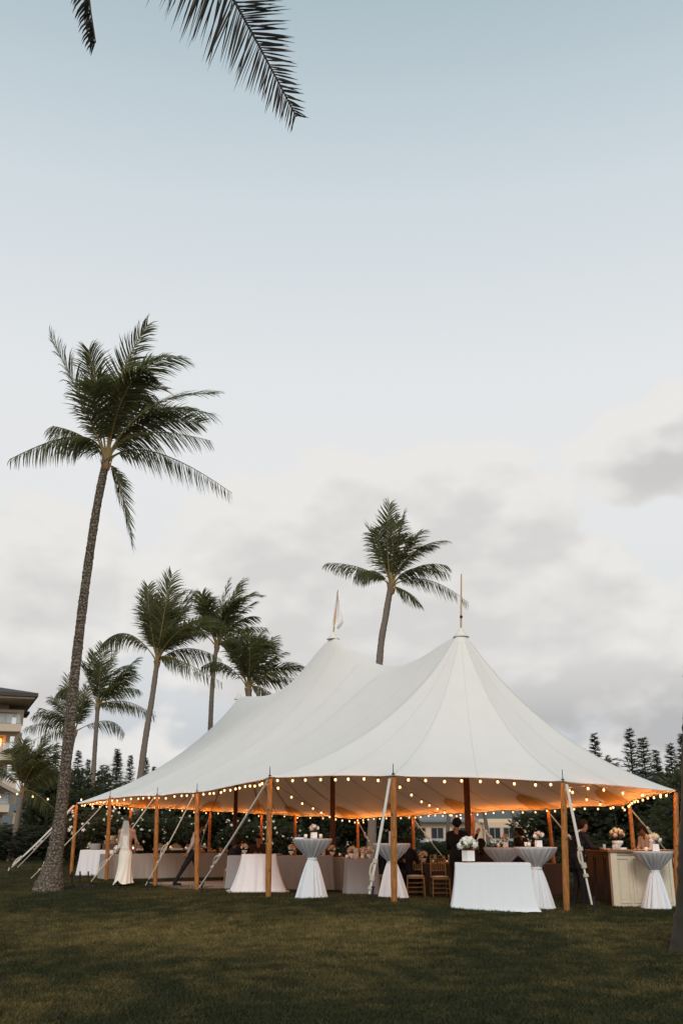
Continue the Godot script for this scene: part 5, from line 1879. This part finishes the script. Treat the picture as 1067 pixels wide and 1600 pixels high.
func net(caps: Array, cell: float, mb: MB, k := 0.03) -> void:
	var lo := Vector3(1e9, 1e9, 1e9)
	var hi := -lo
	for c in caps:
		var m: float = maxf(c[2], c[3]) + k + cell * 2.5
		for p in [c[0], c[1]]:
			lo = lo.min(p - Vector3(m, m, m))
			hi = hi.max(p + Vector3(m, m, m))
	var nx := int((hi.x - lo.x) / cell) + 2
	var ny := int((hi.y - lo.y) / cell) + 2
	var nz := int((hi.z - lo.z) / cell) + 2
	var f := PackedFloat32Array()
	f.resize(nx * ny * nz)
	f.fill(1.0)
	var best := PackedFloat32Array()
	best.resize(nx * ny * nz)
	best.fill(1.0)
	var who := PackedInt32Array()
	who.resize(nx * ny * nz)
	for ci in caps.size():
		var c: Array = caps[ci]
		var a: Vector3 = c[0]
		var b: Vector3 = c[1]
		var ra: float = c[2]
		var rb: float = c[3]
		var ab := b - a
		var l2 := maxf(1e-9, ab.length_squared())
		var m := maxf(ra, rb) + k + cell * 2.0
		var p0 := (a.min(b) - lo - Vector3(m, m, m)) / cell
		var p1 := (a.max(b) - lo + Vector3(m, m, m)) / cell
		for x in range(maxi(0, int(p0.x)), mini(nx, int(p1.x) + 2)):
			for y in range(maxi(0, int(p0.y)), mini(ny, int(p1.y) + 2)):
				var o := (x * ny + y) * nz
				for z in range(maxi(0, int(p0.z)), mini(nz, int(p1.z) + 2)):
					var q := lo + Vector3(x, y, z) * cell - a
					var t := clampf(q.dot(ab) / l2, 0.0, 1.0)
					var d := (q - ab * t).length() - lerpf(ra, rb, t)
					var i := o + z
					if d < best[i]:
						best[i] = d
						who[i] = ci
					var g := f[i]
					var h := maxf(0.0, k - absf(g - d)) / k
					f[i] = minf(g, d) - h * h * k * 0.25
	var at := PackedInt32Array()
	at.resize(nx * ny * nz)
	at.fill(-1)
	var sx := ny * nz
	var offs := [0, sx, nz, sx + nz, 1, sx + 1, nz + 1, sx + nz + 1]
	var edges := [[0, 1], [2, 3], [4, 5], [6, 7], [0, 2], [1, 3], [4, 6], [5, 7], [0, 4], [1, 5], [2, 6], [3, 7]]
	var cornr := []
	for i in 8:
		cornr.append(Vector3(i & 1, (i >> 1) & 1, (i >> 2) & 1))
	for x in nx - 1:
		for y in ny - 1:
			var o := (x * ny + y) * nz
			for z in nz - 1:
				var i := o + z
				var s := f[i] < 0.0
				if (f[i + sx] < 0.0) == s and (f[i + nz] < 0.0) == s and (f[i + 1] < 0.0) == s and (f[i + sx + nz] < 0.0) == s and (f[i + sx + 1] < 0.0) == s and (f[i + nz + 1] < 0.0) == s and (f[i + sx + nz + 1] < 0.0) == s:
					continue
				var sum := Vector3.ZERO
				var n := 0
				for e in edges:
					var va := f[i + offs[e[0]]]
					var vb := f[i + offs[e[1]]]
					if (va < 0.0) != (vb < 0.0):
						sum += cornr[e[0]].lerp(cornr[e[1]], va / (va - vb))
						n += 1
				mb.cur = caps[who[i]][4]
				at[i] = mb.add(lo + (Vector3(x, y, z) + sum / n) * cell)
	for x in range(1, nx - 1):
		for y in range(1, ny - 1):
			var o := (x * ny + y) * nz
			for z in range(1, nz - 1):
				var i := o + z
				var s := f[i] < 0.0
				for ax in 3:
					var step: int = [sx, nz, 1][ax]
					if (f[i + step] < 0.0) == s:
						continue
					var u: int = [nz, 1, sx][ax]
					var w: int = [1, sx, nz][ax]
					var p := [at[i], at[i - u], at[i - u - w], at[i - w]]
					if p[0] < 0 or p[1] < 0 or p[2] < 0 or p[3] < 0:
						continue
					if s:
						mb.tri(p[0], p[2], p[1])
						mb.tri(p[0], p[3], p[2])
					else:
						mb.tri(p[0], p[1], p[2])
						mb.tri(p[0], p[2], p[3])

func hand(wrist: Vector3, along: Vector3, palm_up: Vector3, thumb_side: float, c: Color, mb: MB, curl := 0.5) -> void:
	var caps := []
	along = along.normalized()
	var side := along.cross(palm_up).normalized() * thumb_side
	var nrm := side.cross(along).normalized() * thumb_side
	caps.append([wrist - along * 0.03, wrist + along * 0.015, 0.024, 0.022, c])
	for i in 4:
		var s := -0.027 + 0.018 * i
		caps.append([wrist + along * 0.01 + side * s * 0.7, wrist + along * 0.085 + side * s, 0.015, 0.0125, c])
	net(caps, 0.0075, mb, 0.012)
	caps = []
	for i in 4:
		var s := -0.030 + 0.020 * i
		var l: float = [0.055, 0.072, 0.078, 0.068][i]
		var a := wrist + along * 0.08 + side * s
		var d1 := (along + nrm * curl * 0.6).normalized()
		var d2 := (along + nrm * curl * 1.7).normalized()
		caps.append([a, a + d1 * l * 0.5, 0.0092, 0.0085, c])
		caps.append([a + d1 * l * 0.5, a + d1 * l * 0.5 + d2 * l * 0.5, 0.0085, 0.0072, c])
	var t0 := wrist + along * 0.025 + side * 0.022
	var t1 := t0 + (along * 0.6 + side * 0.75 + nrm * 0.35).normalized() * 0.04
	caps.append([t0, t1, 0.013, 0.0105, c])
	caps.append([t1, t1 + (along * 0.9 + side * 0.3 + nrm * 0.4).normalized() * 0.034, 0.0105, 0.0085, c])
	net(caps, 0.0065, mb, 0.004)

func head(at: Vector3, face: Vector3, up: Vector3, skin: Color, hair: Color, mb: MB, long_hair := false) -> void:
	var z := face.normalized()
	var x := up.cross(z).normalized()
	var y := z.cross(x).normalized()
	var L := func(a: float, b: float, c: float) -> Vector3: return at + x * a + y * b + z * c
	var caps := [[L.call(0, 0.03, -0.02), L.call(0, 0.035, 0.015), 0.088, 0.084, skin], [L.call(0, -0.05, 0.03), L.call(0, -0.075, 0.055), 0.058, 0.036, skin], [L.call(0, -0.02, 0.03), L.call(0, 0.0, 0.05), 0.064, 0.052, skin],
		[L.call(0, 0.012, 0.094), L.call(0, -0.022, 0.108), 0.010, 0.016, skin], [L.call(-0.078, 0.0, -0.005), L.call(-0.084, 0.03, -0.015), 0.014, 0.018, skin], [L.call(0.078, 0.0, -0.005), L.call(0.084, 0.03, -0.015), 0.014, 0.018, skin],
		[L.call(-0.022, -0.052, 0.083), L.call(0.022, -0.052, 0.083), 0.009, 0.009, skin * Color(0.8, 0.5, 0.5)],
		[L.call(-0.034, 0.018, 0.082), L.call(-0.030, 0.018, 0.083), 0.0105, 0.0105, HAIR], [L.call(0.034, 0.018, 0.082), L.call(0.030, 0.018, 0.083), 0.0105, 0.0105, HAIR],
		[L.call(-0.046, 0.042, 0.080), L.call(-0.02, 0.044, 0.088), 0.007, 0.007, HAIR], [L.call(0.046, 0.042, 0.080), L.call(0.02, 0.044, 0.088), 0.007, 0.007, HAIR],
		[L.call(0, 0.055, -0.035), L.call(0, 0.075, 0.02), 0.096, 0.082, hair], [L.call(-0.05, 0.03, -0.045), L.call(0.05, 0.03, -0.045), 0.064, 0.064, hair], [L.call(0, -0.02, -0.06), L.call(0, 0.03, -0.06), 0.062, 0.075, hair]]
	if long_hair:
		caps.append([L.call(0, 0.0, -0.075), L.call(0, -0.2, -0.10), 0.085, 0.055, hair])
	net(caps, 0.0095, mb, 0.014)

# j: joints in the person's own axes, feet at the origin, facing +z. c: colours
func figure(label: String, at: Vector3, turn: float, j: Dictionary, c: Dictionary, called := "person") -> Node3D:
	var o := thing(called, label, "person", at, turn, "")
	var mb := MB.new()
	mb.colored = true
	var top: Color = c.top
	var low: Color = c.low
	var skin: Color = c.skin
	var caps := []
	var pel: Vector3 = j.pelvis
	var chest: Vector3 = j.chest
	var neck: Vector3 = j.neck
	var across: Vector3 = (j.shoulder[1] - j.shoulder[0]).normalized()
	var hipx: Vector3 = (j.hip[1] - j.hip[0]).normalized()
	var w: float = c.get("girth", 1.0)
	caps.append([pel - hipx * 0.075, pel + hipx * 0.075, 0.115 * w, 0.115 * w, low])
	var waist := pel.lerp(chest, 0.45)
	for s in [-1.0, 1.0]:
		caps.append([pel + hipx * s * 0.065 + (chest - pel) * 0.2, waist + across * s * 0.055, 0.112 * w, 0.105 * w, top])
		caps.append([waist + across * s * 0.055, chest + across * s * 0.085, 0.105 * w, 0.122 * w, top])
		caps.append([chest + across * s * 0.085, neck.lerp(j.shoulder[0 if s < 0 else 1], 0.55) - Vector3(0, 0.03, 0), 0.118 * w, 0.07, top])
	caps.append([neck - (neck - chest) * 0.2, neck + (j.head - neck) * 0.35, 0.064, 0.052, skin])
	if c.has("collar"):
		caps.append([neck + (j.head - neck) * 0.02, neck + (j.head - neck) * 0.16, 0.066, 0.058, c.collar])
	var sleeve: Color = c.get("sleeve", top)
	for i in 2:
		caps.append([neck.lerp(j.shoulder[i], 0.45), j.shoulder[i], 0.062, 0.066, top])
		caps.append([j.shoulder[i], j.elbow[i], 0.058 * w, 0.046 * w, sleeve])
		caps.append([j.elbow[i], j.elbow[i].lerp(j.wrist[i], 0.9), 0.046 * w, 0.034, c.get("forearm", sleeve)])
		caps.append([j.elbow[i].lerp(j.wrist[i], 0.9), j.wrist[i], 0.028, 0.025, skin])
		caps.append([j.hip[i], j.knee[i], 0.096 * w, 0.066 * w, low])
		caps.append([j.knee[i], j.ankle[i], 0.064 * w, 0.046, c.get("shin", low)])
		var toe: Vector3 = j.get("toe", [Vector3(0, 0, 1), Vector3(0, 0, 1)])[i]
		caps.append([j.ankle[i] + Vector3(0, -0.05, 0) - toe * 0.03, j.ankle[i] + Vector3(0, -0.058, 0) + toe * 0.15, 0.042, 0.034, c.get("shoe", BLACK)])
	if c.has("jacket"):
		for i in 2:
			caps.append([pel + hipx * (0.07 if i else -0.07), j.hip[i].lerp(j.knee[i], 0.28), 0.125 * w, 0.112 * w, top])
	net(caps, 0.019, mb)
	head(j.head, j.face, j.get("up", (j.head - neck).normalized()), skin, c.get("hair", HAIR), mb, c.get("long_hair", false))
	for i in 2:
		var d: Vector3 = j.wrist[i] - j.elbow[i]
		if j.has("hand"):
			d = j.hand[i]
		hand(j.wrist[i], d, j.get("palm", [Vector3(1, 0, 0), Vector3(-1, 0, 0)])[i], -1.0 if i else 1.0, skin, mb)
	part(o, "body", mb, M.body)
	return o

func stance() -> Dictionary:   # upright, index 0 is the figure's right side (-x)
	return {"pelvis": Vector3(0, 0.95, 0), "chest": Vector3(0, 1.27, 0.0), "neck": Vector3(0, 1.47, -0.01), "head": Vector3(0, 1.62, 0.03), "face": Vector3(0, 0, 1), "up": Vector3(0, 1, 0),
		"shoulder": [Vector3(-0.185, 1.41, -0.01), Vector3(0.185, 1.41, -0.01)], "elbow": [Vector3(-0.24, 1.12, -0.03), Vector3(0.24, 1.12, -0.03)], "wrist": [Vector3(-0.25, 0.86, 0.04), Vector3(0.25, 0.86, 0.04)],
		"hip": [Vector3(-0.095, 0.90, 0), Vector3(0.095, 0.90, 0)], "knee": [Vector3(-0.11, 0.49, 0.02), Vector3(0.11, 0.49, 0.02)], "ankle": [Vector3(-0.12, 0.09, -0.02), Vector3(0.12, 0.09, -0.02)]}

func sitting() -> Dictionary:  # on a seat 0.46 high, facing +z
	return {"pelvis": Vector3(0, 0.56, -0.05), "chest": Vector3(0, 0.88, -0.02), "neck": Vector3(0, 1.07, 0.02), "head": Vector3(0, 1.21, 0.06), "face": Vector3(0, -0.1, 1), "up": Vector3(0, 1, 0.1),
		"shoulder": [Vector3(-0.19, 1.01, 0.0), Vector3(0.19, 1.01, 0.0)], "elbow": [Vector3(-0.24, 0.78, 0.12), Vector3(0.24, 0.78, 0.12)], "wrist": [Vector3(-0.13, 0.80, 0.34), Vector3(0.13, 0.80, 0.34)],
		"hip": [Vector3(-0.10, 0.53, 0.0), Vector3(0.10, 0.53, 0.0)], "knee": [Vector3(-0.13, 0.52, 0.42), Vector3(0.13, 0.52, 0.42)], "ankle": [Vector3(-0.13, 0.09, 0.36), Vector3(0.13, 0.09, 0.36)]}

func shifted(j: Dictionary, keys: Array, by: Vector3) -> void:
	for k in keys:
		if j[k] is Array:
			j[k] = [j[k][0] + by, j[k][1] + by]
		else:
			j[k] += by

func people() -> void:
	# the bride, seen from behind
	var j := stance()
	j.elbow = [Vector3(-0.27, 1.14, 0.05), Vector3(0.27, 1.13, 0.06)]
	j.wrist = [Vector3(-0.20, 0.93, 0.17), Vector3(0.22, 0.90, 0.16)]
	j.ankle = [Vector3(-0.08, 0.1, -0.06), Vector3(0.09, 0.09, 0.08)]
	var b := figure("woman from behind in a strapless white lace gown and long veil", P(-5.94, 29.0, 0.03), PI - 0.15, j, {"top": SKIN, "low": SKIN, "skin": SKIN, "girth": 0.84, "long_hair": true, "hair": Color(0.03, 0.018, 0.012)})
	var rs := []
	var prof := [[1.30, 0.135, 0.115], [1.26, 0.142, 0.125], [1.16, 0.128, 0.112], [1.06, 0.122, 0.108], [0.96, 0.155, 0.14], [0.84, 0.185, 0.17], [0.66, 0.18, 0.165], [0.48, 0.185, 0.18], [0.30, 0.21, 0.22], [0.15, 0.235, 0.26], [0.03, 0.27, 0.31]]
	for k in prof.size():
		var q: Array = prof[k]
		var ring := PackedVector3Array()
		var s: float = clampf((0.9 - q[0]) / 0.9, 0.0, 1.0)
		for i in 64:
			var a := TAU * i / 64.0
			var wv := 1.0 + s * 0.07 * sin(a * 11.0 + q[0] * 5.0) + s * 0.05 * sin(a * 5.0 + q[0] * 8.0) + 0.025 * sin(q[0] * 42.0 + a * 3.0) * s
			ring.append(Vector3(cos(a) * q[1] * wv, q[0] + (0.05 * maxf(0.0, sin(a * 1.0 - 1.6)) * s if k == 10 else 0.0) + (0.12 * exp(-pow((wrapf(a - 4.9, -PI, PI)) / 0.3, 2.0)) if k >= 9 else 0.0), sin(a) * q[2] * wv - s * s * 0.06))
		rs.append(ring)
	var mb := MB.new()
	mb.rows(rs, true, false)
	part(b, "gown", mb, M.lace)
	rs = []
	for k in 12:
		var s := k / 11.0
		var ring := PackedVector3Array()
		for i in 22:
			var f := i / 21.0 * 2.0 - 1.0
			var wide := lerpf(0.06, 0.17, pow(s, 0.7))
			ring.append(Vector3(f * wide * (1 + 0.1 * s * sin(i * 2.0)), 1.70 - s * 0.72, -0.10 - 0.10 * s - 0.05 * cos(f * 1.3) + 0.015 * sin(i * 1.7 + s * 3.0)))
		rs.append(ring)
	mb = MB.new()
	mb.rows(rs)
	part(b, "veil", mb, M.veil)
	# the server mid-stride, leaning over the buffet end
	j = stance()
	j.pelvis = Vector3(0, 0.88, 0)
	j.hip = [Vector3(-0.10, 0.84, -0.02), Vector3(0.10, 0.84, 0.02)]
	j.knee = [Vector3(-0.12, 0.48, -0.24), Vector3(0.11, 0.45, 0.14)]
	j.ankle = [Vector3(-0.14, 0.10, -0.46), Vector3(0.12, 0.09, 0.18)]
	shifted(j, ["chest", "neck", "head", "shoulder", "elbow", "wrist"], Vector3(0, -0.08, 0.06))
	j.head = Vector3(0, 1.50, 0.16)
	j.face = Vector3(0, -0.5, 1)
	j.elbow = [Vector3(-0.26, 1.06, -0.05), Vector3(0.25, 1.05, 0.14)]
	j.wrist = [Vector3(-0.24, 0.86, -0.16), Vector3(0.22, 1.0, 0.38)]
	figure("server in pale shirt and black trousers striding beside the buffet", P(-4.15, 29.4, 0.02), PI / 2 + 0.2, j, {"top": Color(0.30, 0.27, 0.25), "low": BLACK, "skin": BROWN_SKIN})
	# man in a dark suit leaning on the bar
	j = stance()
	shifted(j, ["chest"], Vector3(0, -0.01, 0.05))
	shifted(j, ["neck", "shoulder"], Vector3(0, -0.02, 0.10))
	j.head = Vector3(0, 1.59, 0.17)
	j.face = Vector3(-0.15, -0.25, 1)
	j.elbow = [Vector3(-0.25, 1.17, 0.22), Vector3(0.25, 1.17, 0.22)]
	j.wrist = [Vector3(-0.13, 1.15, 0.46), Vector3(0.15, 1.16, 0.46)]
	j.palm = [Vector3(0, -1, 0), Vector3(0, -1, 0)]
	j.ankle = [Vector3(-0.13, 0.09, 0.03), Vector3(0.12, 0.09, -0.08)]
	figure("man in a dark suit leaning on the left side of the bar", P(5.08, 22.7, 0.0), PI / 2 + 0.25, j, {"top": BLACK, "low": BLACK, "skin": SKIN, "collar": Color(0.6, 0.58, 0.55), "jacket": 1, "girth": 1.06})
	# bartender
	j = stance()
	j.head = Vector3(0, 1.55, 0.14)
	j.face = Vector3(0, -0.75, 1)
	shifted(j, ["neck", "shoulder"], Vector3(0, -0.04, 0.06))
	j.elbow = [Vector3(-0.25, 1.12, 0.10), Vector3(0.25, 1.12, 0.10)]
	j.wrist = [Vector3(-0.10, 1.12, 0.34), Vector3(0.12, 1.10, 0.34)]
	figure("bartender in a white shirt looking down behind the bar", P(7.35, 25.2, -0.02), -PI / 2 + 0.35, j, {"top": SHIRT, "low": BLACK, "skin": BROWN_SKIN, "sleeve": SHIRT, "girth": 0.98})
	# standing man in black behind the white table, seen from behind
	j = stance()
	shifted(j, ["neck", "shoulder"], Vector3(0.03, 0.0, 0.07))
	j.head = Vector3(0.05, 1.63, 0.13)
	j.face = Vector3(0.5, -0.3, 1)
	j.elbow = [Vector3(-0.33, 1.20, 0.1), Vector3(0.26, 1.13, 0.12)]
	j.wrist = [Vector3(-0.42, 1.42, 0.14), Vector3(0.16, 1.06, 0.34)]
	j.palm = [Vector3(0, 0, 1), Vector3(0, -1, 0)]
	figure("man in black seen from behind, standing at the dark centre pole", P(2.68, 24.1), PI - 0.3, j, {"top": BLACK, "low": BLACK, "skin": SKIN, "jacket": 1, "girth": 1.12})
	# dark figure standing further back
	j = stance()
	j.face = Vector3(0.4, -0.2, 1)
	figure("person in dark clothes standing before the hedge right of the hotel", P(5.2, 30.5, -0.06), PI + 0.5, j, {"top": Color(0.014, 0.012, 0.012), "low": BLACK, "skin": BROWN_SKIN, "jacket": 1})
	# staff at the far left
	j = stance()
	j.elbow = [Vector3(-0.25, 1.13, 0.06), Vector3(0.25, 1.13, 0.06)]
	j.wrist = [Vector3(-0.08, 1.12, 0.30), Vector3(0.10, 1.14, 0.30)]
	j.palm = [Vector3(0, 1, 0), Vector3(0, 1, 0)]
	figure("staff member in black with hands together beside the leaning palm trunk", P(-11.55, 43.0, 0.0), 0.35, j, {"top": BLACK, "low": BLACK, "skin": SKIN})
	# guests seated
	var seat := func(label: String, x: float, d: float, turn: float, c: Dictionary, bend := 0.0) -> void:
		var s := sitting()
		shifted(s, ["neck", "shoulder", "elbow", "wrist"], Vector3(0, -bend * 0.2, bend * 0.5))
		s.head += Vector3(0, -bend * 0.5, bend * 0.8)
		s.face = Vector3(0.2, -0.1 - bend, 1)
		figure(label, P(x, d), turn, s, c)
	seat.call("seated guest in black jacket leaning right, behind the middle cocktail table", 1.52, 24.9, PI - 0.7, {"top": BLACK, "low": BLACK, "skin": SKIN, "jacket": 1, "girth": 1.1}, 0.05)
	seat.call("seated guest in black beside the short grey table", 0.98, 24.6, PI / 2 + 0.3, {"top": BLACK, "low": BLACK, "skin": BROWN_SKIN, "jacket": 1, "girth": 1.05}, 0.16)
	seat.call("seated guest with dark hair and brown jacket behind the white front table", 3.38, 25.5, PI - 0.2, {"top": Color(0.035, 0.022, 0.016), "low": BLACK, "skin": SKIN, "girth": 1.05, "long_hair": true})
	seat.call("seated guest in dark clothes at the left end of the serving table", -2.95, 28.9, PI / 2 + 0.5, {"top": BLACK, "low": BLACK, "skin": BROWN_SKIN, "girth": 1.05}, 0.1)
	seat.call("guest facing the camera across the serving table, head above the flowers", -2.62, 33.0, 0.1, {"top": Color(0.05, 0.02, 0.018), "low": BLACK, "skin": SKIN, "long_hair": true})
	seat.call("guest in dark red beside the pink flowers, far side of the serving table", -0.42, 29.6, 0.2, {"top": Color(0.06, 0.018, 0.014), "low": BLACK, "skin": BROWN_SKIN, "long_hair": true})
	seat.call("guest in black at the right end of the dark dining table", 4.35, 25.8, PI + 0.2, {"top": BLACK, "low": BLACK, "skin": SKIN, "jacket": 1})

func _ready() -> void:
	rng.seed = 1
	stage()
	materials()
	mat("bread", Color(0.55, 0.33, 0.14), 0.8)
	land()
	tent()
	apartment()
	hotel()
	palms()
	pines()
	hedges()
	cart()
	tables()
	people()
	string_lights()
	grass()
